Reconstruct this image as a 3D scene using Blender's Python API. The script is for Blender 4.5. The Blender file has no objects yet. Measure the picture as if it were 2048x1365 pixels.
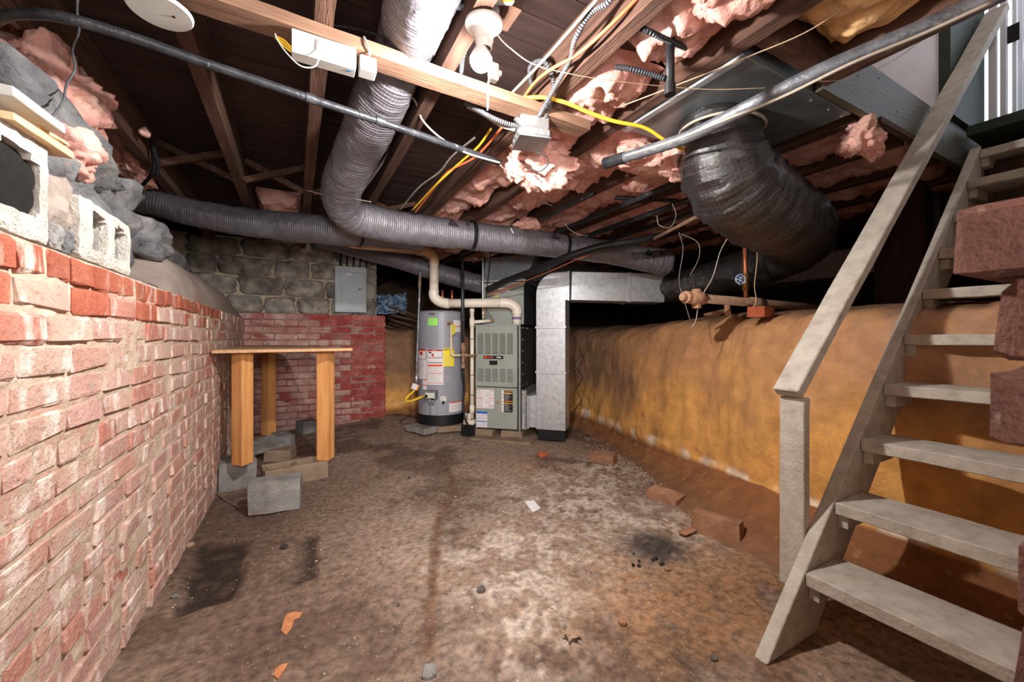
import bpy, bmesh, math, random
import numpy as np
from mathutils import Vector, Matrix, noise

R = random.Random(7)
C = bpy.context.scene.collection
PI = math.pi

# ------------------------------------------------------------------ camera
H, F, CX, CY = 1.0, 807.0, 1024.0, 675.0        # eye height, focal length (px of 2048), principal point
SN, CS = 0.4737, 0.8807                          # yaw of the camera against the house axes
cam_d = bpy.data.cameras.new('camera')
cam = bpy.data.objects.new('camera', cam_d); C.objects.link(cam)
cam.location = (0, 0, H)
cam.rotation_euler = (PI / 2, 0, -math.atan2(SN, CS))
cam_d.sensor_width = 36.0
cam_d.lens = F / 2048 * 36
cam_d.shift_y = -7.5 / 2048
cam_d.clip_start = 0.01
cam_d.dof.use_dof = True
cam_d.dof.focus_distance = 2.6
cam_d.dof.aperture_fstop = 9.0
bpy.context.scene.camera = cam

# ------------------------------------------------------------------ world (daylight, only reaches in by the door)
wd = bpy.data.worlds.new('World'); bpy.context.scene.world = wd
wd.use_nodes = True
bg = wd.node_tree.nodes['Background']
bg.inputs[0].default_value = (0.74, 0.85, 1.0, 1)
bg.inputs[1].default_value = 2.1

sc = bpy.context.scene
sc.view_settings.view_transform = 'Standard'
sc.view_settings.look = 'None'
sc.view_settings.exposure = 0.1
sc.view_settings.gamma = 1.0
sc.view_settings.use_curve_mapping = False
sc.cycles.max_bounces = 8
sc.cycles.diffuse_bounces = 5

BULB_E = 3800.0       # the bulb's own glass is the lamp
# added soft fill behind the camera, no real source stands there
fl = bpy.data.lights.new('rear_fill_light', 'AREA'); fl.energy = 50.0; fl.shape = 'RECTANGLE'
fl.size = 1.1; fl.size_y = 0.9; fl.color = (1.0, 0.97, 0.95)
flo = bpy.data.objects.new('rear_fill_light', fl); C.objects.link(flo)
flo.location = (0.0, -1.22, 1.45); flo.rotation_euler = (math.radians(86), 0, math.radians(-16))

# added fill spot behind the camera, brightens the furnace end
sl_ = bpy.data.lights.new('far_end_fill_spot', 'SPOT'); sl_.energy = 250.0; sl_.spot_size = math.radians(58); sl_.spot_blend = 1.0
sl_.shadow_soft_size = 0.12; sl_.color = (1.0, 0.97, 0.94)
slo = bpy.data.objects.new('far_end_fill_spot', sl_); C.objects.link(slo); slo.location = (0.02, -0.25, 1.32)
slo.rotation_euler = (Vector((1.35, 4.3, 0.75)) - slo.location).to_track_quat('-Z', 'Y').to_euler()

# ceiling lamp of the stair hall upstairs
ul = bpy.data.lights.new('stair_hall_lamp', 'POINT'); ul.energy = 16.0; ul.shadow_soft_size = 0.08; ul.color = (1.0, 0.92, 0.88)
ulo = bpy.data.objects.new('stair_hall_lamp', ul); C.objects.link(ulo); ulo.location = (2.5, -0.1, 4.0)

# ------------------------------------------------------------------ pixel helpers (photo pixel -> place in the house)
def W(u, v, d):
    x = (u - CX) / F * d
    return Vector((CS * x + SN * d, -SN * x + CS * d, H - (v - CY) / F * d))
def G(u, v, z=0.0):
    return W(u, v, (H - z) * F / (v - CY))
def onX(u, v, X):
    return W(u, v, X / (CS * (u - CX) / F + SN))
def onY(u, v, Y):
    return W(u, v, Y / (-SN * (u - CX) / F + CS))
def V(*a): return Vector(a)
def smooth(a, b, x):
    t = min(1.0, max(0.0, (x - a) / (b - a))); return t * t * (3 - 2 * t)
def fbm(p, o=4, h=0.8): return noise.fractal(p, h, 2.0, o)

# ------------------------------------------------------------------ mesh builder
class MB:
    def __init__(s): s.v = []; s.f = []; s.uv = {}
    def add(s, vs, fs, M=None):
        b = len(s.v)
        s.v += [tuple(M @ Vector(p)) if M else tuple(p) for p in vs]
        s.f += [tuple(i + b for i in f) for f in fs]
        return b
    def box(s, c, size, M=None):
        x, y, z = (k / 2 for k in size); cx, cy, cz = c
        vs = [(cx + i * x, cy + j * y, cz + k * z) for i in (-1, 1) for j in (-1, 1) for k in (-1, 1)]
        s.add(vs, [(0,1,3,2),(4,6,7,5),(0,4,5,1),(2,3,7,6),(0,2,6,4),(1,5,7,3)], M); return s
    def bb(s, x0, x1, y0, y1, z0, z1, M=None):
        return s.box(((x0+x1)/2, (y0+y1)/2, (z0+z1)/2), (abs(x1-x0), abs(y1-y0), abs(z1-z0)), M)
    def bar(s, p0, p1, w, h, up=(0, 0, 1), n=1, jit=0.0):
        p0, p1 = Vector(p0), Vector(p1); d = (p1 - p0).normalized()
        a = d.cross(Vector(up)).normalized(); b = a.cross(d).normalized()
        vs = []
        for i in range(n + 1):
            p = p0.lerp(p1, i / n)
            for (q, r) in ((-1,-1),(1,-1),(1,1),(-1,1)):
                vs.append(p + a*(q*w/2 + R.uniform(-jit, jit)) + b*(r*h/2 + R.uniform(-jit, jit)))
        fs = [(3,2,1,0)]
        for i in range(n):
            k = i*4
            for j in range(4): fs.append((k+j, k+(j+1)%4, k+4+(j+1)%4, k+4+j))
        k = n*4; fs.append((k,k+1,k+2,k+3))
        s.add(vs, fs); return s
    def prism(s, poly, z0, z1, M=None):
        n = len(poly)
        vs = [(p[0], p[1], z0) for p in poly] + [(p[0], p[1], z1) for p in poly]
        fs = [tuple(range(n))[::-1], tuple(range(n, 2*n))] + [(i, (i+1)%n, n+(i+1)%n, n+i) for i in range(n)]
        s.add(vs, fs, M); return s
    def lathe(s, prof, seg=24, M=None, cap=True):
        vs = []; fs = []
        for (r, z) in prof:
            for i in range(seg):
                a = 2*PI*i/seg; vs.append((r*math.cos(a), r*math.sin(a), z))
        for k in range(len(prof)-1):
            for i in range(seg):
                j = (i+1)%seg
                fs.append((k*seg+i, k*seg+j, (k+1)*seg+j, (k+1)*seg+i))
        if cap:
            fs.append(tuple(range(seg))[::-1]); m = (len(prof)-1)*seg; fs.append(tuple(range(m, m+seg)))
        s.add(vs, fs, M); return s
    def cyl(s, p0, p1, r, r1=None, seg=16):
        return s.tube([p0, p1], [r, r if r1 is None else r1], seg)
    def tube(s, pts, r, seg=10, disp=None, capend=True):
        """pts: list of points, r: radius or list; disp(i, s_len, angle) -> radial offset; keeps a uv for the last tube."""
        P = [Vector(p) for p in pts]; n = len(P)
        rr = r if isinstance(r, (list, tuple)) else [r]*n
        T = [(P[min(i+1,n-1)] - P[max(i-1,0)]).normalized() for i in range(n)]
        ref = Vector((0,0,1)) if abs(T[0].z) < 0.9 else Vector((1,0,0))
        a = T[0].cross(ref).normalized(); L = 0.0; vs = []; fs = []; base = len(s.v)
        for i in range(n):
            if i:
                L += (P[i]-P[i-1]).length
                a = (a - T[i]*a.dot(T[i])).normalized()
            b = T[i].cross(a)
            for j in range(seg):
                t = 2*PI*j/seg
                q = rr[i] + (disp(i, L, t) if disp else 0)
                vs.append(P[i] + (a*math.cos(t) + b*math.sin(t))*q)
                s.uv[base + i*seg + j] = (L, j/seg)
        for i in range(n-1):
            for j in range(seg):
                k = (j+1)%seg
                fs.append((i*seg+j, i*seg+k, (i+1)*seg+k, (i+1)*seg+j))
        if capend:
            fs.append(tuple(range(seg))[::-1]); m = (n-1)*seg; fs.append(tuple(range(m, m+seg)))
        s.add(vs, fs); return s
    def rock(s, c, size, seed=0, lev=2, rough=0.18, block=0.0, M=None):
        bm = bmesh.new(); bmesh.ops.create_icosphere(bm, subdivisions=lev, radius=1.0)
        vs = []
        for v in bm.verts:
            p = v.co.copy()
            if block:
                m = max(abs(p.x), abs(p.y), abs(p.z)); q = p / m
                p = p.lerp(q, block)
            k = 1 + rough*noise.noise(p*1.3 + Vector((seed*3.1, seed*1.7, 0))) + rough*0.5*noise.noise(p*3.5 + Vector((0, seed*2.3, seed)))
            p = p*k
            vs.append((c[0]+p.x*size[0]/2, c[1]+p.y*size[1]/2, c[2]+p.z*size[2]/2))
        fs = [tuple(v.index for v in f.verts) for f in bm.faces]
        bm.free(); s.add(vs, fs, M); return s
    def grid(s, nx, ny, fn):
        vs = [fn(i/nx, j/ny) for j in range(ny+1) for i in range(nx+1)]
        fs = [(j*(nx+1)+i, j*(nx+1)+i+1, (j+1)*(nx+1)+i+1, (j+1)*(nx+1)+i) for j in range(ny) for i in range(nx)]
        s.add(vs, fs); return s

WL = {}          # world location of everything made
def link(o, parent, loc):
    WL[o.name] = Vector(loc)
    if parent is not None:
        o.parent = parent; o.location = Vector(loc) - WL[parent.name]
    else: o.location = loc
    C.objects.link(o)
def tag(o, label=None, cat=None, group=None, kind=None):
    if label: o['label'] = label
    if cat: o['category'] = cat
    if group: o['group'] = group
    if kind: o['kind'] = kind
    return o
def thing(name, label, cat, loc, group=None, kind=None):
    o = bpy.data.objects.new(name, None); o.empty_display_size = 0.05
    link(o, None, Vector(loc)); return tag(o, label, cat, group, kind)
def obj(name, mb, m, parent=None, bevel=0.0, sm=False, segs=1, loc=None, kind=None, label=None, nrm=True):
    if loc is None:
        a = np.array(mb.v); lo, hi = a.min(0), a.max(0)
        loc = Vector(((lo[0]+hi[0])/2, (lo[1]+hi[1])/2, lo[2]))
    loc = Vector(loc)
    me = bpy.data.meshes.new(name)
    me.from_pydata([(p[0]-loc.x, p[1]-loc.y, p[2]-loc.z) for p in mb.v], [], mb.f)
    if mb.uv:
        ul = me.uv_layers.new(name='UVMap')
        for l in me.loops:
            ul.data[l.index].uv = mb.uv.get(l.vertex_index, (0, 0))
        for p in me.polygons:       # close the seam round the tube
            us = [ul.data[i].uv[1] for i in p.loop_indices]
            if max(us)-min(us) > 0.5:
                for i in p.loop_indices:
                    if ul.data[i].uv[1] < 0.3: ul.data[i].uv[1] += 1.0
    if bevel or nrm:
        bm = bmesh.new(); bm.from_mesh(me)
        if nrm: bmesh.ops.recalc_face_normals(bm, faces=bm.faces)
        if bevel: bmesh.ops.bevel(bm, geom=bm.edges[:], offset=bevel, segments=segs, profile=0.6, affect='EDGES', clamp_overlap=True)
        bm.to_mesh(me); bm.free()
    if sm: me.polygons.foreach_set('use_smooth', [True]*len(me.polygons))
    me.materials.append(m)
    o = bpy.data.objects.new(name, me); link(o, parent, loc)
    if kind: o['kind'] = kind
    if label: o['label'] = label
    return o
def inst(name, me, loc, rot, scale, parent, kind=None):
    o = bpy.data.objects.new(name, me); o.rotation_euler = rot; o.scale = scale
    link(o, parent, loc)
    if kind: o['kind'] = kind
    return o
def copy_tree(o, delta, parent=None):
    c = o.copy(); WL_loc = WL[o.name] + delta
    if parent is None:
        c.location = WL_loc
    C.objects.link(c); c.parent = parent; WL[c.name] = WL_loc
    for ch in list(o.children): copy_tree(ch, delta, c)
    return c
def spline(pts, n=12):
    """Catmull-Rom through the points."""
    P = [Vector(p) for p in pts]; Q = [P[0]*2-P[1]] + P + [P[-1]*2-P[-2]]; out = []
    for i in range(1, len(Q)-2):
        for k in range(n):
            t = k/n; a, b, c, d = Q[i-1], Q[i], Q[i+1], Q[i+2]
            out.append(0.5*((2*b) + (c-a)*t + (2*a-5*b+4*c-d)*t*t + (3*b-a-3*c+d)*t*t*t))
    out.append(P[-1]); return out
def frame(o, r, u=(0, 0, 1)):
    """matrix with local x = r, local z = up, local y = z cross x"""
    r = Vector(r).normalized(); u = Vector(u).normalized(); y = u.cross(r).normalized(); u = r.cross(y)
    return Matrix(((r.x, y.x, u.x, o[0]), (r.y, y.y, u.y, o[1]), (r.z, y.z, u.z, o[2]), (0,0,0,1)))
def text_geo(s, size, align='CENTER', bold=0.0):
    cu = bpy.data.curves.new('t', 'FONT'); cu.body = s; cu.size = size; cu.align_x = align; cu.align_y = 'CENTER'
    cu.offset = bold; cu.resolution_u = 3
    o = bpy.data.objects.new('t', cu); me = o.to_mesh()
    vs = [tuple(v.co) for v in me.vertices]; fs = [tuple(p.vertices) for p in me.polygons]
    o.to_mesh_clear(); bpy.data.objects.remove(o); bpy.data.curves.remove(cu)
    return vs, fs

# ------------------------------------------------------------------ materials
def lin(c):
    def f(x):
        x = x/255.0
        return x/12.92 if x <= 0.04045 else ((x+0.055)/1.055)**2.4
    return (f(c[0]), f(c[1]), f(c[2]), 1.0)
def mat(name, cols, scale=6.0, detail=5.0, rough=0.85, metal=0.0, bump=0.0, bscale=40.0, stretch=(1,1,1), coord='pos',
        rnd=None, over=(), attr=None, spec=0.3, bdet=4.0, alpha=None, coat=0.0, wave=None, rv=0.0, ac=(0.52, 1.48), scrim=None):
    """cols: list of (pos, srgb) over a noise; over: list of (srgb, scale, lo, hi, stretch) laid on by further noises;
    rnd: list of (pos, srgb) picked per object, mixed half/half; wave: (axis scale, depth) bump rings from uv; rv: random value spread"""
    m = bpy.data.materials.new(name); m.use_nodes = True
    nt = m.node_tree; N = nt.nodes; L = nt.links
    b = N['Principled BSDF']; b.inputs['Roughness'].default_value = rough; b.inputs['Metallic'].default_value = metal
    b.inputs['Specular IOR Level'].default_value = spec
    if coat: b.inputs['Coat Weight'].default_value = coat; b.inputs['Coat Roughness'].default_value = 0.15
    if coord == 'pos': src = N.new('ShaderNodeNewGeometry').outputs['Position']
    elif coord == 'uv': src = N.new('ShaderNodeTexCoord').outputs['UV']
    else: src = N.new('ShaderNodeTexCoord').outputs['Object']
    def mapped(st):
        if st == (1,1,1): return src
        q = N.new('ShaderNodeMapping'); q.inputs['Scale'].default_value = st; L.new(src, q.inputs[0]); return q.outputs[0]
    def nz(sc_, dt, st):
        q = N.new('ShaderNodeTexNoise'); q.inputs['Scale'].default_value = sc_; q.inputs['Detail'].default_value = dt
        q.inputs['Roughness'].default_value = 0.6; L.new(mapped(st), q.inputs['Vector']); return q.outputs['Fac']
    def ramp(fac, cl):
        q = N.new('ShaderNodeValToRGB'); e = q.color_ramp.elements
        while len(e) < len(cl): e.new(0.5)
        for k, (p, c) in enumerate(cl): e[k].position = p; e[k].color = lin(c)
        L.new(fac, q.inputs[0]); return q.outputs[0]
    def mix(fac, a, c, mode='MIX'):
        q = N.new('ShaderNodeMix'); q.data_type = 'RGBA'; q.blend_type = mode
        if isinstance(fac, float): q.inputs[0].default_value = fac
        else: L.new(fac, q.inputs[0])
        L.new(a, q.inputs[6])
        if isinstance(c, tuple): q.inputs[7].default_value = c
        else: L.new(c, q.inputs[7])
        return q.outputs[2]
    if len(cols) == 1:
        q = N.new('ShaderNodeRGB'); q.outputs[0].default_value = lin(cols[0][1]); col = q.outputs[0]
    else: col = ramp(nz(scale, detail, stretch), cols)
    if rnd:
        oi = N.new('ShaderNodeObjectInfo')
        col = mix(0.62, col, ramp(oi.outputs['Random'], rnd))
    if attr:
        q = N.new('ShaderNodeAttribute'); q.attribute_name = attr
        g = nz(scale, detail, stretch)
        gg = N.new('ShaderNodeMapRange'); gg.inputs[1].default_value = 0.28; gg.inputs[2].default_value = 0.72
        gg.inputs[3].default_value = ac[0]; gg.inputs[4].default_value = ac[1]; L.new(g, gg.inputs[0])
        q2 = N.new('ShaderNodeVectorMath'); q2.operation = 'SCALE'; L.new(q.outputs['Color'], q2.inputs[0]); L.new(gg.outputs[0], q2.inputs['Scale'])
        col = q2.outputs[0]
    for ov in over:
        c, s_, lo, hi = ov[:4]; st = ov[4] if len(ov) > 4 else (1,1,1); amt = ov[5] if len(ov) > 5 else 1.0
        g = N.new('ShaderNodeMapRange'); g.inputs[1].default_value = lo; g.inputs[2].default_value = hi
        g.inputs[4].default_value = amt
        L.new(nz(s_, 6.0, st), g.inputs[0]); col = mix(g.outputs[0], col, lin(c))
    if scrim:
        tc = N.new('ShaderNodeTexCoord'); sx = N.new('ShaderNodeSeparateXYZ'); L.new(tc.outputs['UV'], sx.inputs[0]); fs_ = []
        for k in (0, 1):
            a = N.new('ShaderNodeMath'); a.operation = 'MULTIPLY'; a.inputs[1].default_value = scrim[k]; L.new(sx.outputs[k], a.inputs[0])
            f = N.new('ShaderNodeMath'); f.operation = 'FRACT'; L.new(a.outputs[0], f.inputs[0])
            l = N.new('ShaderNodeMath'); l.operation = 'LESS_THAN'; l.inputs[1].default_value = scrim[3]; L.new(f.outputs[0], l.inputs[0]); fs_.append(l)
        mx = N.new('ShaderNodeMath'); mx.operation = 'MAXIMUM'; L.new(fs_[0].outputs[0], mx.inputs[0]); L.new(fs_[1].outputs[0], mx.inputs[1])
        m5 = N.new('ShaderNodeMath'); m5.operation = 'MULTIPLY'; m5.inputs[1].default_value = 0.32; L.new(mx.outputs[0], m5.inputs[0])
        col = mix(m5.outputs[0], col, lin(scrim[2]))
    if rv:
        oi = N.new('ShaderNodeObjectInfo'); g = N.new('ShaderNodeMapRange'); g.inputs[3].default_value = 1-rv; g.inputs[4].default_value = 1+rv
        L.new(oi.outputs['Random'], g.inputs[0]); q2 = N.new('ShaderNodeVectorMath'); q2.operation = 'SCALE'
        L.new(col, q2.inputs[0]); L.new(g.outputs[0], q2.inputs['Scale']); col = q2.outputs[0]
    L.new(col, b.inputs['Base Color'])
    last = None
    if bump:
        q = N.new('ShaderNodeBump'); q.inputs['Strength'].default_value = min(1.0, bump); q.inputs['Distance'].default_value = 0.01*max(1, bump)
        L.new(nz(bscale, bdet, stretch), q.inputs['Height']); last = q
    if wave:
        tc = N.new('ShaderNodeTexCoord'); sx = N.new('ShaderNodeSeparateXYZ'); L.new(tc.outputs['UV'], sx.inputs[0])
        mu = N.new('ShaderNodeMath'); mu.operation = 'MULTIPLY'; mu.inputs[1].default_value = wave[0]*2*PI; L.new(sx.outputs[0], mu.inputs[0])
        si = N.new('ShaderNodeMath'); si.operation = 'SINE'; L.new(mu.outputs[0], si.inputs[0])
        q = N.new('ShaderNodeBump'); q.inputs['Strength'].default_value = wave[1]; q.inputs['Distance'].default_value = wave[2] if len(wave) > 2 else 0.004
        L.new(si.outputs[0], q.inputs['Height'])
        if last: L.new(last.outputs[0], q.inputs['Normal'])
        last = q
    if last: L.new(last.outputs[0], b.inputs['Normal'])
    return m
def flat(name, c, rough=0.6, metal=0.0, spec=0.3): return mat(name, [(0, c)], rough=rough, metal=metal, spec=spec)

M = {}
M['floor'] = mat('packed_earth', [(0.2, (60,45,38)), (0.8, (150,125,105))], 34, 9, 0.95, attr='Col', bump=1.0, bscale=60, bdet=9, ac=(0.42, 1.58),
                 over=[((60,46,40), 14, 0.57, 0.72, (1,1,1), 0.55), ((205,190,175), 60, 0.66, 0.74, (1,1,1), 0.6), ((58,46,40), 130, 0.62, 0.7, (1,1,1), 0.5)])
M['earth'] = mat('ochre_earth', [(0.2, (60,45,38)), (0.8, (150,125,105))], 11, 8, 0.95, attr='Col', bump=0.8, bscale=40, bdet=9, ac=(0.74, 1.26),
                 over=[((112,70,38), 30, 0.64, 0.76, (1,1,1), 0.5), ((150,104,66), 3, 0.56, 0.72, (1,1,1), 0.45), ((74,48,28), 70, 0.69, 0.72, (1,1,1), 0.7), ((196,150,100), 16, 0.58, 0.7, (1,1,1), 0.5)])
M['brick'] = mat('old_painted_brick', [(0.3, (166,104,88)), (0.5, (188,142,126)), (0.7, (204,174,160))], 9, 6, 0.9,
                 rnd=[(0.0, (168,94,76)), (0.15, (186,134,118)), (0.45, (192,168,152)), (0.7, (182,144,136)), (1.0, (196,158,146))],
                 over=[((228,212,200), 11, 0.52, 0.64, (1,1,0.45), 0.8), ((170,160,150), 16, 0.6, 0.7, (1,1,0.6), 0.7), ((118,60,48), 30, 0.66, 0.74, (1,1,1), 0.6)],
                 bump=0.8, bscale=60)
M['brick_top'] = mat('red_brick', [(0.3, (150,78,58)), (0.55, (166,94,72)), (0.75, (182,136,118))], 9, 6, 0.9,
                 over=[((232,216,202), 12, 0.58, 0.68, (1,1,0.3), 0.85), ((110,56,44), 30, 0.66, 0.74, (1,1,1), 0.6)], bump=0.8, bscale=60, rv=0.12)
M['brick_red'] = mat('red_painted_brick', [(0.3, (136,52,48)), (0.5, (156,70,64)), (0.7, (172,112,102))], 8, 6, 0.85,
                 over=[((196,176,160), 13, 0.60, 0.70, (1,1,1), 0.7), ((96,84,80), 9, 0.60, 0.72, (1,1,1.4), 0.6)], bump=0.8, bscale=50, rv=0.12)
M['brick_red_worn'] = mat('worn_red_painted_brick', [(0.3, (160,96,88)), (0.5, (178,136,126)), (0.7, (196,170,160))], 8, 6, 0.9,
                 over=[((190,174,160), 13, 0.54, 0.66, (1,1,1), 0.7), ((90,80,78), 9, 0.58, 0.70, (1,1,1.4), 0.7)], bump=0.9, bscale=50, rv=0.12)
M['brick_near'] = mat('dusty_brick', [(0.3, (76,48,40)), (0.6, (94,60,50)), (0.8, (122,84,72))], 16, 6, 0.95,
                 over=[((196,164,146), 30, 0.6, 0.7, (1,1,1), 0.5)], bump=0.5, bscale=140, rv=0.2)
M['mortar'] = mat('lime_mortar', [(0.3, (176,150,130)), (0.6, (202,180,160)), (0.8, (218,202,186))], 14, 7, 0.95, bump=0.6, bscale=110, bdet=8,
                  over=[((188,128,112), 8, 0.52, 0.66, (1,1,1), 0.6), ((84,62,50), 26, 0.66, 0.74, (1,1,1), 0.8)])
M['mortar_back'] = mat('grey_mortar', [(0.3, (128,98,90)), (0.6, (154,120,110)), (0.8, (176,150,138))], 14, 7, 0.95, bump=0.6, bscale=90,
                  over=[((140,64,58), 5, 0.44, 0.56, (1,1,1), 0.85)])
M['mortar_stone'] = mat('stone_wall_mortar', [(0.3, (150,134,118)), (0.6, (188,170,148)), (0.8, (208,190,166))], 9, 7, 0.95, bump=0.6, bscale=60)
M['stone'] = mat('grey_stone', [(0.25, (78,77,80)), (0.5, (122,121,123)), (0.75, (168,164,158))], 7, 8, 0.92, bump=1.3, bscale=42, bdet=10, stretch=(1,1,1.6),
                 over=[((186,176,156), 9, 0.60, 0.72, (1,1,1), 0.5), ((60,58,60), 14, 0.6, 0.72, (1,1,2.5), 0.6)], rv=0.15)
M['stone_dark'] = mat('sooty_stone', [(0.30, (76,71,68)), (0.5, (136,128,120)), (0.70, (184,174,162))], 7, 9, 0.95, bump=0.35, bscale=26, bdet=8,
                 over=[((172,158,140), 8, 0.56, 0.68, (1,1,1), 0.7)], rv=0.15)
M['concrete_white'] = mat('pale_concrete', [(0.3, (176,168,158)), (0.6, (206,198,188)), (0.8, (222,216,206))], 12, 6, 0.95, bump=1.0, bscale=110, rv=0.05)
M['concrete'] = mat('grey_concrete', [(0.3, (112,108,106)), (0.6, (146,142,138)), (0.8, (166,160,154))], 12, 7, 0.95, bump=1.0, bscale=130,
                    over=[((138,112,90), 7, 0.56, 0.7, (1,1,1), 0.55)], rv=0.08)
M['concrete_tan'] = mat('dusty_concrete', [(0.3, (124,102,84)), (0.6, (150,128,108)), (0.8, (168,148,128))], 10, 7, 0.95, bump=0.7, bscale=110, rv=0.08)
M['parge'] = mat('parged_cement', [(0.3, (134,118,110)), (0.6, (158,144,134)), (0.8, (172,160,150))], 5, 5, 0.9, bump=0.4, bscale=60,
                 over=[((150,104,90), 4, 0.58, 0.7, (1,1,1), 0.5)])
M['joist'] = mat('old_joist_wood', [(0.3, (66,45,38)), (0.55, (96,68,55)), (0.8, (122,91,74))], 5, 7, 0.9, bump=0.8, bscale=30, stretch=(6,0.5,6), rv=0.14)
M['beam'] = mat('beam_wood', [(0.3, (96,68,54)), (0.55, (128,96,76)), (0.8, (148,116,94))], 5, 7, 0.85, bump=0.5, bscale=30, stretch=(0.5,6,6))
M['subfloor'] = mat('dark_subfloor_boards', [(0.3, (46,32,30)), (0.6, (66,46,42)), (0.85, (84,60,54))], 5, 6, 0.9, bump=0.6, bscale=30, stretch=(0.6,5,5), rv=0.2)
M['pine'] = mat('new_pine', [(0.3, (180,118,66)), (0.55, (206,146,88)), (0.8, (216,162,106))], 5, 6, 0.7, bump=0.25, bscale=20, stretch=(7,7,0.5),
                over=[((156,92,48), 14, 0.66, 0.72, (1,1,0.6), 0.7)])
M['chipboard'] = mat('chipboard', [(0.3, (170,128,92)), (0.6, (196,156,118)), (0.8, (208,172,136))], 60, 4, 0.85, bump=0.3, bscale=90)
M['shim'] = mat('pale_shim_wood', [(0.3, (196,158,116)), (0.6, (218,184,144)), (0.8, (228,200,164))], 6, 6, 0.8, bump=0.3, bscale=30, stretch=(5,0.5,5))
M['lath'] = mat('old_lath', [(0.3, (96,70,52)), (0.6, (132,100,76)), (0.8, (150,120,94))], 8, 6, 0.9, bump=0.3, bscale=30, rv=0.3)
M['stairpaint'] = mat('grey_painted_wood', [(0.3, (160,150,138)), (0.55, (184,175,162)), (0.8, (198,190,178))], 6, 7, 0.7, bump=0.5, bscale=30, stretch=(3,3,3),
                over=[((150,118,96), 6, 0.62, 0.74, (1,1,1), 0.45), ((128,112,100), 50, 0.66, 0.72, (1,1,1), 0.5)])
M['headerpaint'] = mat('grey_green_painted_wood', [(0.3, (82,78,64)), (0.55, (96,92,76)), (0.8, (108,103,87))], 6, 6, 0.5, bump=0.4, bscale=30, stretch=(0.5,4,4))
M['plaster'] = mat('white_plaster', [(0.3, (214,206,206)), (0.7, (226,220,220))], 4, 4, 0.8)
M['jamb'] = mat('dark_green_paint', [(0.3, (46,54,46)), (0.7, (58,66,56))], 5, 4, 0.6)
M['trimwhite'] = mat('white_trim_paint', [(0.3, (226,228,232)), (0.7, (240,241,244))], 5, 3, 0.5)
M['pink'] = mat('pink_fibreglass', [(0.25, (198,132,122)), (0.45, (222,166,154)), (0.62, (232,188,174)), (0.8, (238,206,190))], 11, 9, 1.0, bump=1.6, bscale=30, bdet=12, spec=0.0,
                over=[((206,172,142), 10, 0.6, 0.72, (1,1,1), 0.6), ((170,92,90), 18, 0.6, 0.72, (1,1,1), 0.5)])
M['kraft'] = mat('kraft_paper', [(0.3, (206,158,104)), (0.55, (224,182,130)), (0.8, (236,206,162))], 6, 6, 0.65, bump=2.0, bscale=11, bdet=3)
M['flex_grey'] = mat('grey_foil_duct_jacket', [(0.3, (88,84,90)), (0.7, (114,110,117))], 10, 5, 0.3, metal=0.12, bump=0.55, bscale=26, coord='uv', stretch=(2.2,1.2,1), spec=0.7,
                wave=(70, 0.35, 0.003), bdet=6, scrim=(90, 44, (176,170,176), 0.12))
M['flex_black'] = mat('black_foil_duct_jacket', [(0.3, (30,27,28)), (0.7, (48,43,44))], 10, 5, 0.2, metal=0.1, bump=1.0, bscale=18, coord='uv', stretch=(5,1.1,1), spec=0.9,
                wave=(60, 0.2, 0.003), bdet=8, scrim=(70, 60, (92,86,86), 0.08))
M['print'] = flat('dark_print', (42,40,44), 0.5)
M['tape'] = flat('black_strap_tape', (24,23,24), 0.4)
M['galv'] = mat('galvanised_sheet', [(0.3, (168,170,174)), (0.55, (190,192,196)), (0.8, (206,208,210))], 26, 5, 0.42, metal=0.6, bump=0.12, bscale=8)
M['galv_dull'] = mat('dull_galvanised_sheet', [(0.3, (118,126,130)), (0.7, (150,158,162))], 10, 5, 0.38, metal=0.65, bump=0.12, bscale=6)
M['iron'] = mat('rusty_iron_pipe', [(0.3, (120,92,74)), (0.6, (156,126,102)), (0.8, (174,148,124))], 22, 6, 0.9, bump=0.6, bscale=60)
M['rust_brown'] = mat('rusted_fitting', [(0.3, (146,102,76)), (0.6, (182,140,110)), (0.8, (194,158,130))], 22, 6, 0.9, bump=0.8, bscale=50)
M['blackpipe'] = mat('black_steel_pipe', [(0.3, (40,40,44)), (0.6, (66,66,70)), (0.8, (96,94,96))], 16, 6, 0.38, metal=0.4, bump=0.4, bscale=50,
                over=[((150,146,142), 24, 0.64, 0.7, (1,1,1), 0.7)])
M['greypipe'] = mat('grey_conduit_pipe', [(0.3, (92,94,100)), (0.6, (128,130,136)), (0.8, (160,160,164))], 18, 6, 0.4, metal=0.4, bump=0.5, bscale=60,
                over=[((186,182,176), 30, 0.62, 0.68, (1,1,1), 0.7), ((60,58,60), 18, 0.62, 0.7, (1,1,1), 0.6)])
M['bx'] = mat('armoured_cable', [(0.3, (104,104,108)), (0.7, (134,134,138))], 20, 4, 0.45, metal=0.5, coord='uv', wave=(110, 0.9, 0.004))
M['bx_dark'] = mat('dark_armoured_cable', [(0.3, (46,46,50)), (0.7, (66,66,70))], 20, 4, 0.45, metal=0.4, coord='uv', wave=(110, 0.9, 0.004))
M['wire_white'] = flat('white_cable', (172,160,146), 0.6)
M['wire_grey'] = mat('grey_cloth_cable', [(0.3, (100,92,86)), (0.7, (126,117,110))], 30, 4, 0.8)
M['wire_orange'] = flat('orange_cable', (206,104,64), 0.55)
M['wire_yellow'] = flat('yellow_cable', (228,186,52), 0.5)
M['wire_black'] = flat('black_cable', (28,27,30), 0.5)
M['cordtan'] = flat('tan_cord', (186,160,132), 0.9)
M['steel'] = mat('box_steel', [(0.3, (120,120,120)), (0.7, (146,146,146))], 16, 4, 0.45, metal=0.6, bump=0.2, bscale=40)
M['steel_b'] = flat('bright_steel', (190,190,192), 0.35, 0.9)
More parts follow.
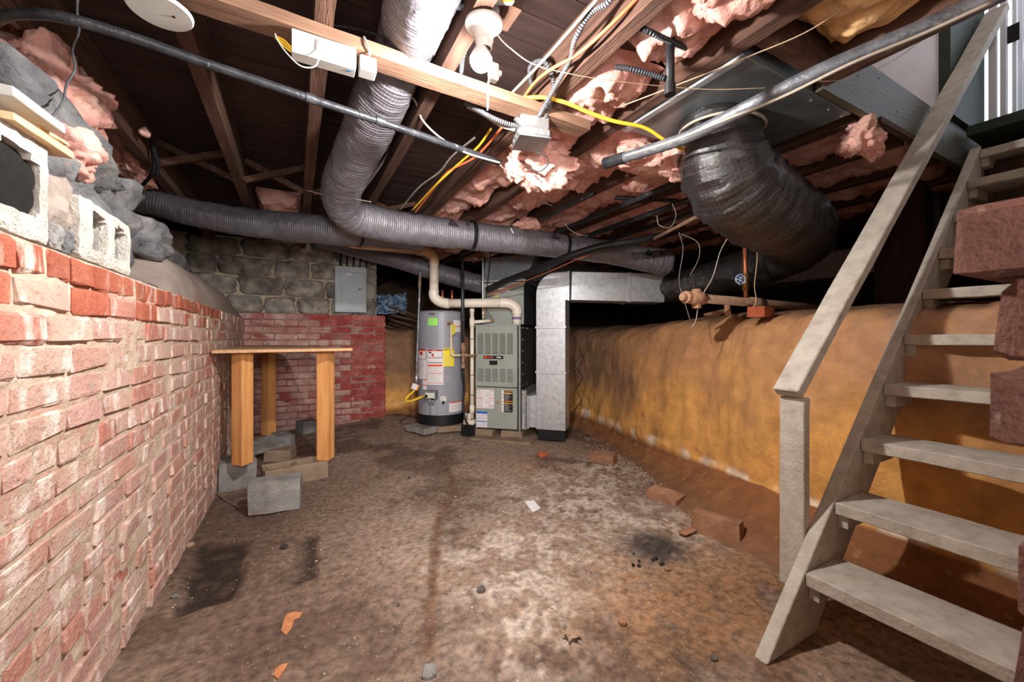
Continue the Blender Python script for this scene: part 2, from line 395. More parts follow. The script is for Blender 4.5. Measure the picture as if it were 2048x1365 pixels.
M['porcelain'] = mat('porcelain', [(0.3, (226,220,212)), (0.7, (240,236,230))], 8, 3, 0.25, spec=0.5)
M['plastic_white'] = mat('white_plastic', [(0.3, (188,187,182)), (0.7, (200,199,194))], 8, 3, 0.45)
M['plastic_shade'] = flat('dusty_white_plastic', (204,202,196), 0.5)
M['plastic_dark'] = flat('black_plastic', (22,22,24), 0.5)
M['panelgrey'] = mat('grey_enamel_panel', [(0.3, (158,164,168)), (0.7, (170,176,180))], 6, 3, 0.45)
M['furnace'] = mat('grey_green_enamel', [(0.3, (140,144,136)), (0.7, (150,154,146))], 5, 3, 0.45, spec=0.4)
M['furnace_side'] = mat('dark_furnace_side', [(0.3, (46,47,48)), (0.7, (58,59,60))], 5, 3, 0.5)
M['louver_dark'] = flat('louver_gap', (52,50,44), 0.8)
M['heater'] = mat('grey_enamel_tank', [(0.3, (138,138,146)), (0.7, (146,146,154))], 5, 3, 0.4, spec=0.4)
M['pvc'] = mat('white_pvc', [(0.3, (214,202,186)), (0.7, (228,218,204))], 6, 3, 0.4, spec=0.4)
M['pvc_tan'] = mat('stained_pvc', [(0.3, (176,140,108)), (0.7, (198,164,130))], 6, 3, 0.5)
M['purple'] = flat('purple_primer', (128,104,150), 0.5)
M['copper'] = mat('copper_pipe', [(0.3, (166,92,60)), (0.6, (196,116,80)), (0.8, (206,140,104))], 16, 5, 0.4, metal=0.6)
M['brass'] = flat('brass', (176,128,74), 0.4, 0.7)
M['pexwhite'] = flat('cream_drain_pipe', (222,204,168), 0.5)
M['yellowtag'] = flat('yellow_label', (236,212,40), 0.55)
M['yellowdull'] = flat('yellow_tag', (196,176,36), 0.55)
M['greentag'] = flat('green_label', (146,232,92), 0.6)
M['paper'] = mat('label_paper', [(0.3, (214,206,206)), (0.7, (226,220,220))], 30, 3, 0.7)
M['paperline'] = flat('label_small_print', (176,170,172), 0.7)
M['red'] = flat('label_red', (198,40,36), 0.6)
M['orange'] = flat('label_orange', (226,74,30), 0.6)
M['amber'] = flat('label_amber', (222,134,30), 0.6)
M['ylw'] = flat('label_yellow', (226,190,60), 0.6)
M['blue'] = flat('label_blue', (30,104,176), 0.6)
M['ink'] = flat('label_ink', (26,24,26), 0.6)
M['valveblue'] = mat('blue_painted_handwheel', [(0.4, (92,126,190)), (0.6, (206,214,226))], 60, 3, 0.5)
M['rope'] = flat('pull_string', (214,200,184), 0.9)
M['bead'] = flat('bead_chain', (206,176,150), 0.35, 0.6)
M['leaf'] = mat('dry_leaf', [(0.3, (140,112,90)), (0.7, (178,150,126))], 30, 4, 0.9)
M['flake'] = mat('orange_brick_flake', [(0.3, (168,104,66)), (0.7, (196,132,90))], 30, 5, 0.95, bump=0.8, bscale=90)
M['redbit'] = mat('red_brick_bit', [(0.3, (150,74,48)), (0.7, (178,98,66))], 20, 5, 0.95, bump=0.8, bscale=60)
M['tanbrick'] = mat('dusty_loose_brick', [(0.3, (140,98,72)), (0.55, (166,122,94)), (0.8, (186,148,120))], 14, 6, 0.95, bump=0.8, bscale=60, rv=0.1)
M['pebble'] = mat('pebble_grey', [(0.3, (74,66,62)), (0.7, (120,108,100))], 20, 5, 0.9, bump=0.6, bscale=60)
M['coal'] = mat('ash_lump', [(0.3, (34,30,30)), (0.7, (70,62,60))], 30, 5, 0.95, bump=0.8, bscale=60)
M['gravel'] = mat('floor_grit', [(0.3, (120,98,82)), (0.5, (160,140,124)), (0.7, (204,192,180))], 3, 2, 0.95, bump=0.4, bscale=60)
M['blue_light'] = mat('crumpled_blue_light_sheet', [(0.4, (60,90,130)), (0.6, (190,214,236))], 14, 5, 0.3, bump=0.8, bscale=20)  # blue and white tones stand for a spot of bluish light
M['cell_dark'] = flat('dark_cell_colour', (22,17,15), 0.95)  # even dark colour for the plugs and backs of the block cells
M['void'] = mat('dark_crawlspace_earth', [(0.3, (84,64,52)), (0.7, (112,86,68))], 8, 6, 0.95, bump=0.6, bscale=40)
M['postwood'] = mat('dark_brown_post', [(0.3, (58,40,34)), (0.7, (78,56,46))], 6, 5, 0.85, stretch=(5,5,0.6), bump=0.4, bscale=30)
M['roombody'] = mat('plain_stairwell_wall', [(0.3, (196,190,186)), (0.7, (206,200,196))], 4, 3, 0.85)
gl = bpy.data.materials.new('door_glass'); gl.use_nodes = True
g_ = gl.node_tree.nodes['Principled BSDF']; g_.inputs['Transmission Weight'].default_value = 1.0
g_.inputs['Roughness'].default_value = 0.02; g_.inputs['IOR'].default_value = 1.05; g_.inputs['Base Color'].default_value = (0.96,0.98,1,1)
M['glass'] = gl
em = bpy.data.materials.new('lit_bulb_glass'); em.use_nodes = True
e_ = em.node_tree.nodes['Principled BSDF']; e_.inputs['Emission Color'].default_value = (1.0,0.98,0.95,1); e_.inputs['Emission Strength'].default_value = BULB_E
M['bulb'] = em

# ================================================================== THE SETTING
def struct(name, mb, m, **k):
    o = obj(name, mb, m, None, **k); o['kind'] = 'structure'; return o

# ---- floor
def inpoly(x, y, P):
    c = False; j = len(P)-1
    for i in range(len(P)):
        if (P[i][1] > y) != (P[j][1] > y) and x < (P[j][0]-P[i][0])*(y-P[i][1])/(P[j][1]-P[i][1])+P[i][0]: c = not c
        j = i
    return c
def pdist(x, y, P, closed=True):
    best = 9
    n = len(P)
    for i in range(n if closed else n-1):
        a, b = P[i], P[(i+1) % n]; dx, dy = b[0]-a[0], b[1]-a[1]
        t = max(0, min(1, ((x-a[0])*dx+(y-a[1])*dy)/(dx*dx+dy*dy)))
        best = min(best, math.hypot(x-a[0]-t*dx, y-a[1]-t*dy))
    return best
def gp(l): return [(G(u, v).x, G(u, v).y) for u, v in l]
PIT_A = gp([(400,1085),(502,1078),(470,1195),(352,1232)])
PIT_B = gp([(585,1078),(640,1058),(637,1150),(585,1172)])
GROOVE = gp([(872,905),(904,955),(906,990),(880,1035),(870,1100),(866,1180),(858,1300)])
ASH = G(1310, 1095)
def fz(x, y):
    z = 0.010*fbm(V(x*2.2, y*2.2, 3)) + 0.004*fbm(V(x*9, y*9, 5))
    z += 0.025*smooth(2.6, 4.4, y) + 0.05*smooth(0.2, 0.9, x)*smooth(4.2, 4.85, y)*smooth(1.5,1.0,x)
    return z
def pit(x, y, P):
    d = pdist(x, y, P); d = d if inpoly(x, y, P) else -d
    d += 0.02*noise.noise(V(x*12, y*12, 0))
    return smooth(-0.015, 0.03, d)
def lmix(a, b, t): return tuple(a[i]+(b[i]-a[i])*t for i in range(3))
def blob(x, y, c, r): return math.exp(-((x-c[0])**2+(y-c[1])**2)/(r*r))
PALE = [(G(1150,985),0.5,0.8),(G(1010,1130),0.42,0.75),(G(1060,1290),0.2,0.6),(G(1330,1060),0.3,0.6),(G(1220,930),0.35,0.6),(G(960,870),0.35,0.5),(G(760,1000),0.4,0.35)]
RUST = [(G(1320,1220),0.30,0.9),(G(1450,1150),0.35,0.9),(G(1300,900),0.5,0.8),(G(1080,940),0.25,0.5)]
DARK = [(G(620,1000),0.6,0.6),(G(500,1230),0.4,0.6),(G(700,1290),0.25,0.4),(G(900,1250),0.12,0.4),(G(420,1080),0.35,0.7)]
def fcol(x, y):
    n1 = fbm(V(x*1.7, y*1.7, 1)); n2 = fbm(V(x*6, y*6, 2)); n3 = fbm(V(x*18, y*18, 7))
    c = (144,121,105)
    c = lmix(c, (104,83,70), smooth(-0.1, 0.45, n1+0.5*n2))
    t = sum(w*blob(x, y, p, r) for p, r, w in RUST)
    c = lmix(c, (160,116,80), min(0.8, t)*smooth(-0.5, 0.5, n2+0.3))
    t = sum(w*blob(x, y, p, r) for p, r, w in PALE)
    c = lmix(c, (190,172,158), min(1, t*1.25)*smooth(-0.25, 0.25, n2+0.7*n3))
    t = sum(w*blob(x, y, p, r) for p, r, w in DARK)
    c = lmix(c, (90,70,58), min(0.85, t))
    c = lmix(c, (62,55,52), 0.92*min(1,1.4*blob(x, y, ASH, 0.125))*smooth(-0.9, 0.1, n3+n2*0.5+0.3))
    c = lmix(c, lmix((44,32,25), (70,53,42), smooth(0.0, 0.5, n3)), 0.92*max(pit(x, y, PIT_A), 0.8*pit(x, y, PIT_B)*smooth(0.13,0.03,pdist(x,y,PIT_B[1:3],False))))
    g = pdist(x, y, GROOVE, False) + 0.012*n3
    c = lmix(c, (100,72,54), 0.75*smooth(0.035, 0.006, g))
    return c
mb = MB(); NX, NY = 190, 300
cols = []
def ff(s, t):
    # finer rows near the photographer
    y = -0.6 + 5.9*t; x = -0.62 + 3.5*s
    z = fz(x, y)
    if -0.6 < x < 1 and 1 < y < 3:
        z -= 0.030*pit(x, y, PIT_A) + 0.018*pit(x, y, PIT_B)
    g = pdist(x, y, GROOVE, False); z -= 0.008*smooth(0.03, 0.0, g)
    z += 0.012*blob(x, y, ASH, 0.1)*(1+noise.noise(V(x*30, y*30, 0)))
    cols.append(lin(fcol(x, y)))
    return (x, y, z)
mb.grid(NX, NY, ff)
floor = struct('floor', mb, M['floor'], sm=True, loc=(0, 0, 0), nrm=False)
ca = floor.data.color_attributes.new('Col', 'FLOAT_COLOR', 'POINT')
ca.data.foreach_set('color', [k for c in cols for k in c])

# ---- the earth bank on the far side of the room, with the crawl space behind it
PATH = spline([(2.35,-1.3,0),(2.27,-.4,0),(2.24,.35,0),(2.19,.8,0),(2.24,1.2,0),(2.385,1.77,0),(2.60,2.6,0),(2.78,3.4,0),(2.80,4.2,0),(2.35,4.78,0),(1.6,4.97,0),(.95,4.99,0),(.2,5.08,0),(-1.4,5.10,0)], 36)
PROF = [(-.62,-.04),(-.48,.0),(-.36,.03),(-.24,.06),(-.14,.095),(-.06,.13),(-.02,.15),(-.004,.165),(.004,.18),(.008,.195),(.011,.215),(.015,.245),(.02,.3),(.03,.4),(.04,.5),(.05,.6),(.06,.7),(.075,.8),(.09,.9),(.11,.99),(.14,1.06),(.19,1.11),(.28,1.14),(.42,1.16),(.7,1.18),(1.2,1.2),(2.0,1.2),(3.4,1.2),(7.5,1.2)]
nP, nQ = len(PATH), len(PROF)
mb = MB(); vs = []; wc = []
for i, p in enumerate(PATH):
    t = (PATH[min(i+1, nP-1)] - PATH[max(i-1, 0)]).normalized(); nrm_ = V(t.y, -t.x, 0)
    if nrm_.x*(1 if p.y < 4.3 else 0) + nrm_.y*(1 if p.y >= 4.3 else 0) < 0: nrm_ = -nrm_
    bw = 0.30 + 0.55*math.exp(-((p.y-1.15)/0.75)**2)         # how far the loose earth has slid into the room
    bh = 0.55 + 0.55*math.exp(-((p.y-1.15)/0.8)**2)
    tl = -0.04*smooth(2.0, 3.2, p.y)
    for (o_, z_) in PROF:
        oo = o_*bw if o_ < 0 else o_; zz = z_*bh if o_ < 0.0 else z_
        n = fbm(V(p.x*2+o_*2, p.y*2, z_*2.4)); n2 = fbm(V(p.x*7, p.y*7, z_*7+o_*5))
        if o_ >= 0 and o_ < .3: oo += 0.035*n + 0.012*n2
        zz += (0.012*n2 if o_ < 0 else (0.03*n2 + tl if o_ > .12 else 0))
        vs.append(p + nrm_*oo + V(0, 0, zz))
        # earth colours: ochre face, browner top, dusty berm, a white salt line where they meet
        a = fbm(V(p.y*1.6, z_*2.2, 4)); b = fbm(V(p.y*5, z_*5, 9))
        c = lmix((220,160,88), (186,136,94), smooth(0.35, 0.95, z_+0.35*a))
        c = lmix(c, (138,104,80), smooth(2.5, 3.3, p.y+0.5*a)*smooth(.25,.6,z_+0.2*a))
        c = lmix(c, (170,132,108), 0.75*smooth(1.1, 0.7, p.y)*smooth(0.6, 0.95, z_+0.3*a))
        c = lmix(c, (180,130,84), 0.5*smooth(0.1, 0.5, b))
        if o_ > .25: c = lmix(c, (112,82,62), 0.8)
        if z_ < .17: c = lmix((140,92,58), (122,88,66), smooth(-.1,-.5,o_))
        if .17 < z_ < .20: c = lmix(c, (232,212,190), 0.9*smooth(-0.12, 0.25, b+0.2*a))
        wc.append(lin(c))
fs = [(i*nQ+j, (i+1)*nQ+j, (i+1)*nQ+j+1, i*nQ+j+1) for i in range(nP-1) for j in range(nQ-1)]
mb.add(vs, fs)
wr = struct('wall_right', mb, M['earth'], sm=True, loc=(2.4, 1, 0), nrm=False)
ca = wr.data.color_attributes.new('Col', 'FLOAT_COLOR', 'POINT'); ca.data.foreach_set('color', [k for c in wc for k in c])
md = wr.modifiers.new('fine', 'SUBSURF'); md.levels = 1; md.render_levels = 1
tx = bpy.data.textures.new('lumps', 'CLOUDS'); tx.noise_scale = 0.11; tx.noise_depth = 4
md = wr.modifiers.new('lumps', 'DISPLACE'); md.texture = tx; md.strength = 0.03; md.texture_coords = 'GLOBAL'

# ---- brick variants (shared meshes)
def brick_mesh(name, L_, D_, H_, m, seed, ch=0.006):
    r = random.Random(seed); bm = bmesh.new(); bmesh.ops.create_cube(bm, size=1.0)
    for v in bm.verts: v.co = Vector((v.co.x*D_, v.co.y*L_, v.co.z*H_))
    bmesh.ops.bevel(bm, geom=bm.edges[:], offset=ch, segments=1, affect='EDGES')
    for v in bm.verts: v.co += Vector((r.uniform(-1,1)*.0035, r.uniform(-1,1)*.004, r.uniform(-1,1)*.0035))
    me = bpy.data.meshes.new(name); bm.to_mesh(me); bm.free(); me.materials.append(m); return me

# ---- wall_left: painted brick
pitch = .0695
def bulge(y, k): return .012*math.sin(y*2.1+1)*smooth(0, 6, k) - .075*smooth(2.3, .9, y)*smooth(2, 16, k)
mb = MB()
def fl_(s, t):
    y = -0.7 + 5.55*s; z = -0.05 + 1.235*t
    k = (1.187-z)/pitch
    return (-0.4512 + bulge(y, k) + 0.0045*fbm(V(y*5, z*5, 2)) + 0.004*fbm(V(y*22, z*22, 8)), y, z)
mb.grid(240, 60, fl_)
mb.bb(-.85, -.60, -.7, 4.85, -.05, 1.17); mb.bb(-.62, -.452, -.7, 4.85, 1.165, 1.185)
wl = struct('wall_left', mb, M['mortar'], sm=False, loc=(-.45, 0, 0), nrm=False)
st = [brick_mesh('brick_stretcher', .203, .10, .0585, M['brick'], k) for k in range(7)]
hd = [brick_mesh('brick_header', .097, .10, .0585, M['brick'], 20+k) for k in range(4)]
stt = [brick_mesh('brick_top_stretcher', .203, .10, .062, M['brick_top'], 40+k) for k in range(4)]
hdt = [brick_mesh('brick_top_header', .10, .10, .062, M['brick_top'], 50+k) for k in range(4)]
pitch = .0695; rest = []; nb = 0
for k in range(17):
    header = (k in (0, 6, 12))
    y = 0.55 + (0.1 if k % 2 else 0.0) + R.uniform(-.02, .02)
    while y < 4.80:
        L_ = .106 if header or R.random() < .06 else .2125
        z = 1.187 - pitch*(k+.5) + .010*math.sin(y*1.3+k*.2)*min(1, k/4) + R.uniform(-.003, .003)
        top = k == 0 or (k == 1 and R.random() < .35)
        ms = (hdt if L_ < .2 else stt) if top else (hd if L_ < .2 else st)
        proud = R.uniform(-.003, .003) + bulge(y+L_/2, k+.5)
        loc = (-.4965+proud, y+L_/2, z)
        rot = (R.uniform(-.012, .012), R.uniform(-.02, .02), R.uniform(-.01, .01))
        if R.random() < .5: rot = (rot[0]+PI, rot[1], rot[2])
        if y < 3.35 and nb < 300 and not (k > 8 and y < .75): inst('brick', R.choice(ms), loc, rot, (1,1,1), wl); nb += 1
        else: rest.append((R.choice(ms), loc, rot))
        y += L_
def join_inst(name, lst, parent, m, loc):
    mb = MB()
    from mathutils import Euler
    for me, l, r in lst:
        X = Matrix.Translation(l) @ Euler(r).to_matrix().to_4x4()
        mb.add([v.co for v in me.vertices], [tuple(p.vertices) for p in me.polygons], X)
    return obj(name, mb, m, parent, kind='stuff', loc=loc, nrm=False)
join_inst('brick_courses', rest, wl, M['brick'], (-.45, 4, 0))

# stone and cement above the brick: the old foundation, set back
mb = MB()
def fu(s, t):
    y = -.7 + 3.3*s; z = 1.15 + .6*t
    return (-.70 - .12*t + .05*fbm(V(y*3, z*3, 2)), y, z)
mb.grid(80, 18, fu); mb.bb(-1.2, -.78, -.7, 2.6, 1.1, 1.78)
obj('stone_backing', mb, M['mortar_stone'], wl, nrm=False)
for n, (y0, y1, z0, z1, x, dx, seed) in enumerate([
        (1.42,1.98,1.48,1.70,-.72,.30,1),(1.20,1.56,1.31,1.50,-.68,.26,2),(1.56,1.94,1.30,1.50,-.72,.30,3),(1.90,2.28,1.36,1.62,-.73,.30,4),
        (1.70,2.08,1.17,1.37,-.68,.26,5),(2.18,2.46,1.34,1.50,-.64,.24,6),(2.06,2.36,1.16,1.35,-.70,.22,7),(2.2,2.55,1.46,1.62,-.86,.22,9),
        (.95,1.3,1.18,1.36,-.76,.2,12)]):
    mb = MB().rock((x,(y0+y1)/2,(z0+z1)/2), (dx*1.05,(y1-y0)*1.0,(z1-z0)*1.02), seed, 4, .34, .72)
    obj('stone', mb, M['stone'], wl, sm=True)
for n, (y0, y1, z0, z1, x) in enumerate([(2.75,3.5,1.40,1.56,-.78),(2.5,2.8,1.38,1.5,-.74),(3.5,4.0,1.42,1.56,-.84)]):
    obj('stone', MB().rock((x,(y0+y1)/2,(z0+z1)/2), (.3,(y1-y0)*1.1,(z1-z0)*1.15), 30+n, 3, .2, .6), M['stone'], wl, sm=True)
# smooth cement ledge sloping back from the brick
mb = MB()
def fg(s, t):
    y = 1.98 + 2.9*s
    h = .20*smooth(1.98, 2.4, y)*smooth(4.95, 3.9, y) + .03
    a = t*PI/2
    x = -.452 - .20*(1-math.cos(a))*1.0 - .45*max(0, t-.75)*4
    z = 1.185 + h*math.sin(a)
    return (x, y, z + .006*fbm(V(y*4, t*4, 0)))
mb.grid(60, 16, fg)
obj('cement_ledge', mb, M['parge'], wl, sm=True, nrm=False)
mb = MB().bb(-1.4, -1.1, -1.5, 8.5, 1.0, 2.22)
obj('rim_backing', mb, M['void'], wl)

# ---- wall_back: red painted brick with stone on top
mb = MB()
def fb(s, t):
    x = -.56 + 1.47*s; z = -.05 + 1.30*t
    return (x, 4.832 + .005*fbm(V(x*5, z*5, 6)), z)
mb.grid(70, 60, fb); mb.bb(-.8, .905, 4.85, 5.05, -.05, 1.245)
wb = struct('wall_back', mb, M['mortar_back'], loc=(.2, 4.83, 0), nrm=False)
br = [brick_mesh('brick_back', .205, .1, .059, M['brick_red'], 60+k) for k in range(4)]
bw_ = [brick_mesh('brick_back_worn', .205, .1, .059, M['brick_red_worn'], 70+k) for k in range(4)]
for k in range(18):
    x = -.50 - (.105 if k % 2 else 0)
    while x < .90:
        L_ = .2105
        if x < -.52: L_ = .2105
        if x + L_ > .93: L_ = .93-x
        if L_ < .05: break
        z = 1.252 - .0695*(k+.5)
        red = x > .35 + R.uniform(-.15, .25) - (.25 if k < 4 else 0)
        me = R.choice(br if red else bw_)
        inst('brick', me, (x+L_/2, 4.877+R.uniform(-.005, .004), z+R.uniform(-.003,.003)), (0, R.uniform(-.015,.015), PI/2+R.uniform(-.015,.015)), (1, L_/.2105, 1), wb)
        x += L_
mb = MB()
def fs_(s, t):
    x = -1.1 + 1.96*s; z = 1.24 + .80*t
    return (x, 5.022 + .008*fbm(V(x*4, z*4, 6)), z)
mb.grid(50, 20, fs_); mb.bb(-1.1, .86, 5.05, 5.3, 1.2, 2.04)
obj('stone_backing', mb, M['mortar_stone'], wb, nrm=False)
n = 0
for (z0, z1, xs) in ((1.25,1.44,(-.95,-.62,-.30,.02,.36,.62,.86)),(1.44,1.64,(-.95,-.52,-.1,.3,.66,.86)),(1.64,1.84,(-.95,-.7,-.2,.15,.5,.86)),(1.84,2.03,(-.95,-.5,-.05,.4,.86))):
    for a, b in zip(xs[:-1], xs[1:]):
        mb = MB().rock(((a+b)/2, 5.05, (z0+z1)/2), ((b-a)*.98, .13, (z1-z0)*.98), 80+n, 3, .16, .8)
        obj('stone', mb, M['stone_dark'], wb, sm=True); n += 1

# ---- wall_front: the brick wall beside the photographer and what closes the room behind
mb = MB().bb(.515, .72, -1.3, .085, -.05, 1.09)
mb.bb(.6, 6.0, -.55, -.40, -.05, 2.22); mb.bb(-1.4, 6.0, -1.5, -1.4, -.05, 2.22)
wf = struct('wall_front', mb, M['mortar'], loc=(.6, 0, 0))
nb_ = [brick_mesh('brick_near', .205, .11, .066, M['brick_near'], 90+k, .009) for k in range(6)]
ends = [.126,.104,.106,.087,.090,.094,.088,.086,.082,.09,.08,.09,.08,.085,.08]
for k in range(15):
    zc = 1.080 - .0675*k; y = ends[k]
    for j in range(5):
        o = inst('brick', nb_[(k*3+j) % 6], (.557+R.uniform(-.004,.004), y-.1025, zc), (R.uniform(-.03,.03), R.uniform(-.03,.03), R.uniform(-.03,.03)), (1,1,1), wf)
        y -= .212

# ---- ceiling: subfloor boards, joists, bridging
ZJ, ZP = 1.97, 2.165
mb = MB().bb(-1.4, 1.82, -1.45, 8.6, 2.19, 2.25); mb.bb(1.82, 6.2, .83, 8.6, 2.19, 2.25); mb.bb(1.82, 6.2, -1.45, -.40, 2.19, 2.25); mb.bb(3.9, 6.2, -.4, .83, 2.19, 2.25)
ce = struct('ceiling', mb, M['subfloor'], loc=(1, 2, 2.19))
y = -.40
while y < 6.2:
    w = .127
    mb = MB().bb(-1.1, 1.805 if y < .84 else 5.6, y+.002, y+w-.002, ZP+R.uniform(0,.004), 2.189)
    obj('plank', mb, M['subfloor'], ce); y += w
JX = [-.73, -.31, .08, .49, .93, 1.312, 1.78, 2.24, 2.69, 3.15, 3.6, 4.06, 4.52, 5.0, 5.45]
for i, x in enumerate(JX):
    y0 = -1.0 if x < 1.5 else .86
    if 1.5 < x < 2.0: y0 = 1.42
    mb = MB().bar((x, y0, (ZJ+ZP)/2), (x+R.uniform(-.01,.01), 7.8, (ZJ+ZP)/2), .052, ZP-ZJ-.001, n=24, jit=.0025)
    obj('joist', mb, M['joist'], ce)
obj('joist', MB().bar((1.78, -1.0, (ZJ+ZP)/2), (1.78, .80, (ZJ+ZP)/2), .052, ZP-ZJ-.001, n=8, jit=.002), M['joist'], ce)
obj('blocking', MB().bb(1.34, 1.752, .76, .805, ZJ+.01, ZP-.001), M['joist'], ce)
for (xa, xb, y, s) in ((-.73,-.31,3.0,1),(-.73,-.31,3.06,-1),(-.31,.08,3.05,1),(-.31,.08,3.11,-1),(.08,.49,3.1,1),(.49,.93,3.42,1),(.49,.93,3.48,-1)):
    za, zb = (1.995, 2.14) if s > 0 else (2.14, 1.995)
    obj('bridging', MB().bar((xa+.027, y, za), (xb-.027, y, zb), .034, .025, up=(0,1,0)), M['joist'], ce)

# ---- crawl space shell: outer foundation
mb = MB().bb(-1.4, 6.2, 8.5, 8.7, 0, 2.22); mb.bb(6.0, 6.2, -1.4, 8.7, 0, 2.22)
struct('wall_foundation', mb, M['void'])

# ---- stairwell above: plaster wall, jamb, door, upper floor edge
mb = MB().bb(1.82, 3.05, .825, .87, 2.19, 4.4)
struct('wall_stairwell', mb, M['plaster'])
mb = MB().bb(1.68, 1.82, -.5, .87, 2.19, 4.4); mb.bb(3.05, 3.72, .825, .87, 2.19, 4.4)
mb.bb(1.68, 3.72, -.5, -.40, 1.9, 4.4); mb.bb(1.68, 3.74, -.5, .87, 4.4, 4.5); mb.bb(3.64, 3.74, -.4, .825, 4.2, 4.4); mb.bb(3.64, 3.74, -.4, -.18, 2.19, 4.2); mb.bb(3.64, 3.74, -.4, .825, 1.9, 2.10)
struct('wall_upper', mb, M['roombody'])
HY = .805
pb_ = onY(1962,277,HY); qa, qb = onY(1622,163,HY), onY(1930,338,HY)
HZ = (qa.z+qb.z)/2
mb = MB().bb(1.805, pb_.x, HY+.001, HY+.03, HZ, 2.188)
trim = struct('trim_1', mb, M['headerpaint'], bevel=.002)
for k in range(9):
    x = 1.75+.19*k
    obj('nail_head', MB().cyl((x+.15, HY+.002, 2.05+.05*(k % 3)), (x+.15, HY-.001, 2.05+.05*(k % 3)), .004, seg=8), M['plastic_dark'], trim)
struct('trim_3', MB().bb(3.30, 3.63, -.4, .80, 1.4, 1.93), M['postwood'])
obj('bare_edge', MB().bb(2.28, 2.72, HY-.008, HY+.0005, HZ-.010, HZ+.014), M['joist'], trim, label='bare wood strip along the lower edge of the board')

# ================================================================== STAIRS AND DOOR
YS = .715; T1 = onY(1610,1147,YS); T6 = onY(1843,581,YS)
run = (T6.x-T1.x)/5; rise = (T6.z-T1.z)/5
stair = thing('staircase', 'open steep wooden staircase painted grey with handrail, standing on the earth floor', 'staircase', (T1.x, .3, 0))
for k in range(10):
    x, z = T1.x+run*k, T1.z+rise*k
    mb = MB().bar((x+.105, -.15, z-.021), (x+.105, YS-.001, z-.021), .21, .042, n=10, jit=.0018)
    obj('tread', mb, M['stairpaint'], stair, bevel=.003)
    for yy in (YS-.0165, -.15+.0165):
        obj('cleat', MB().bb(x+.02, x+.19, yy-.0155, yy+.0155, z-.09, z-.043), M['stairpaint'], stair, bevel=.002)
sl = rise/run; a_ = math.atan(sl)
def stringer(y0, y1):
    # board along the slope: upper edge runs through the tread noses
    def P(x, off): return (x + off*math.sin(a_), T1.z + sl*(x-T1.x) - off*math.cos(a_))
    xf = T1.x - T1.z/sl
    xe = T1.x + run*9.15
    poly = [P(xf-.002, 0), P(xe, 0), P(xe-.02, .20), (P(xf, .20)[0]+ (P(xf,.20)[1]*-1)/sl, 0.0)]
    Mx = Matrix(((1,0,0,0),(0,0,1,0),(0,1,0,0),(0,0,0,1)))
    mb = MB().prism(poly, y0, y1, Mx)
    return mb
obj('stringer', stringer(YS, .755), M['stairpaint'], stair, bevel=.003)
obj('stringer', stringer(-.19, -.151), M['stairpaint'], stair, bevel=.003)
xp = onY(1608,900,.757).x
obj('newel_post', MB().bar((xp+.02, .798, .105), (xp+.02, .798, .785), .082, .040, up=(1,0,0), n=10, jit=.001), M['stairpaint'], stair, bevel=.003)
re_ = onY(2003,18,.70)
p0 = V(xp-.012, .798, .788); dirr = (V(re_.x, .715, re_.z)-p0).normalized()
side = dirr.cross(V(0,0,1)).normalized(); upn = side.cross(dirr).normalized()
mb = MB().bar(p0+upn*.02, V(re_.x, .715, re_.z)+upn*.0, .088, .040, n=16, jit=.0012)
obj('handrail', mb, M['stairpaint'], stair, bevel=.004)

# door opening at the head of the stairs
mb = MB().bb(3.05, 3.60, .78, .824, 2.19, 4.25)
struct('trim_2', mb, M['jamb'])
d = thing('door_1', 'white panelled door at the head of the stairs in daylight', 'door', (3.66, .2, 2.16)); d['kind'] = 'structure'
del d['label']; del d['category']
mb = MB().bb(3.70, 4.48, .655, .695, 2.21, 4.15)
lf = obj('door_leaf', mb, M['trimwhite'], d, bevel=.003)
for (z0, z1) in ((2.30,2.62),(2.72,3.3),(3.4,4.0)):
    for (x0, x1) in ((3.725,4.02),(4.12,4.40)):
        obj('door_panel', MB().bb(x0, x1, .640, .657, z0, z1), M['trimwhite'], lf, bevel=.012)
mb = MB().bb(3.60, 3.63, .735, .765, 2.19, 4.2); obj('door_stop', mb, M['trimwhite'], d)
mb = MB().bb(3.61, 3.65, .70, .722, 2.19, 4.2); obj('door_stop', mb, M['trimwhite'], d)
mb = MB().bb(3.64, 3.68, .668, .68, 2.19, 4.2); obj('door_edge', mb, M['trimwhite'], d)
mb = MB().bb(3.27, 3.72, -.39, .775, 2.11, 2.165); obj('threshold', mb, M['jamb'], d, bevel=.003)
obj('door_lock_plate', MB().bb(3.635, 3.64, .655, .70, 2.70, 2.80), M['plastic_dark'], d)

# ================================================================== FURNACE, RETURN AIR, DUCTS
FR = Matrix.Translation((0,0,0))
fo = W(951,857,4.0); fR = W(1040.5,863,3.87)
rdir = (V(fR.x, fR.y, 0)-V(fo.x, fo.y, 0)); FW = rdir.length
FZ = .098; fH = 1.016; fD = .68
FM = frame((fo.x, fo.y, FZ), rdir)          # local: x along the front, y into the cabinet, z up
def fl3(x, y, z): return FM @ V(x, y, z)
fur = thing('gas_furnace', 'grey green upright gas furnace with louvered front, on concrete blocks', 'furnace', fl3(FW/2, fD/2, 0))
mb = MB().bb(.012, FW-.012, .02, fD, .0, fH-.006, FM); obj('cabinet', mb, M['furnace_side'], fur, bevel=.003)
obj('side_flange', MB().bb(FW-.014, FW, .0, .03, 0, fH, FM), M['furnace'], fur, bevel=.002)
obj('side_flange', MB().bb(0, .014, .0, .03, 0, fH, FM), M['furnace'], fur, bevel=.002)
ud = obj('upper_door', MB().bb(.014, FW-.03, -.008, .02, .418, fH-.002, FM), M['furnace'], fur, bevel=.004)
ld = obj('lower_door', MB().bb(.014, FW-.03, -.008, .02, .012, .410, FM), M['furnace'], fur, bevel=.004)
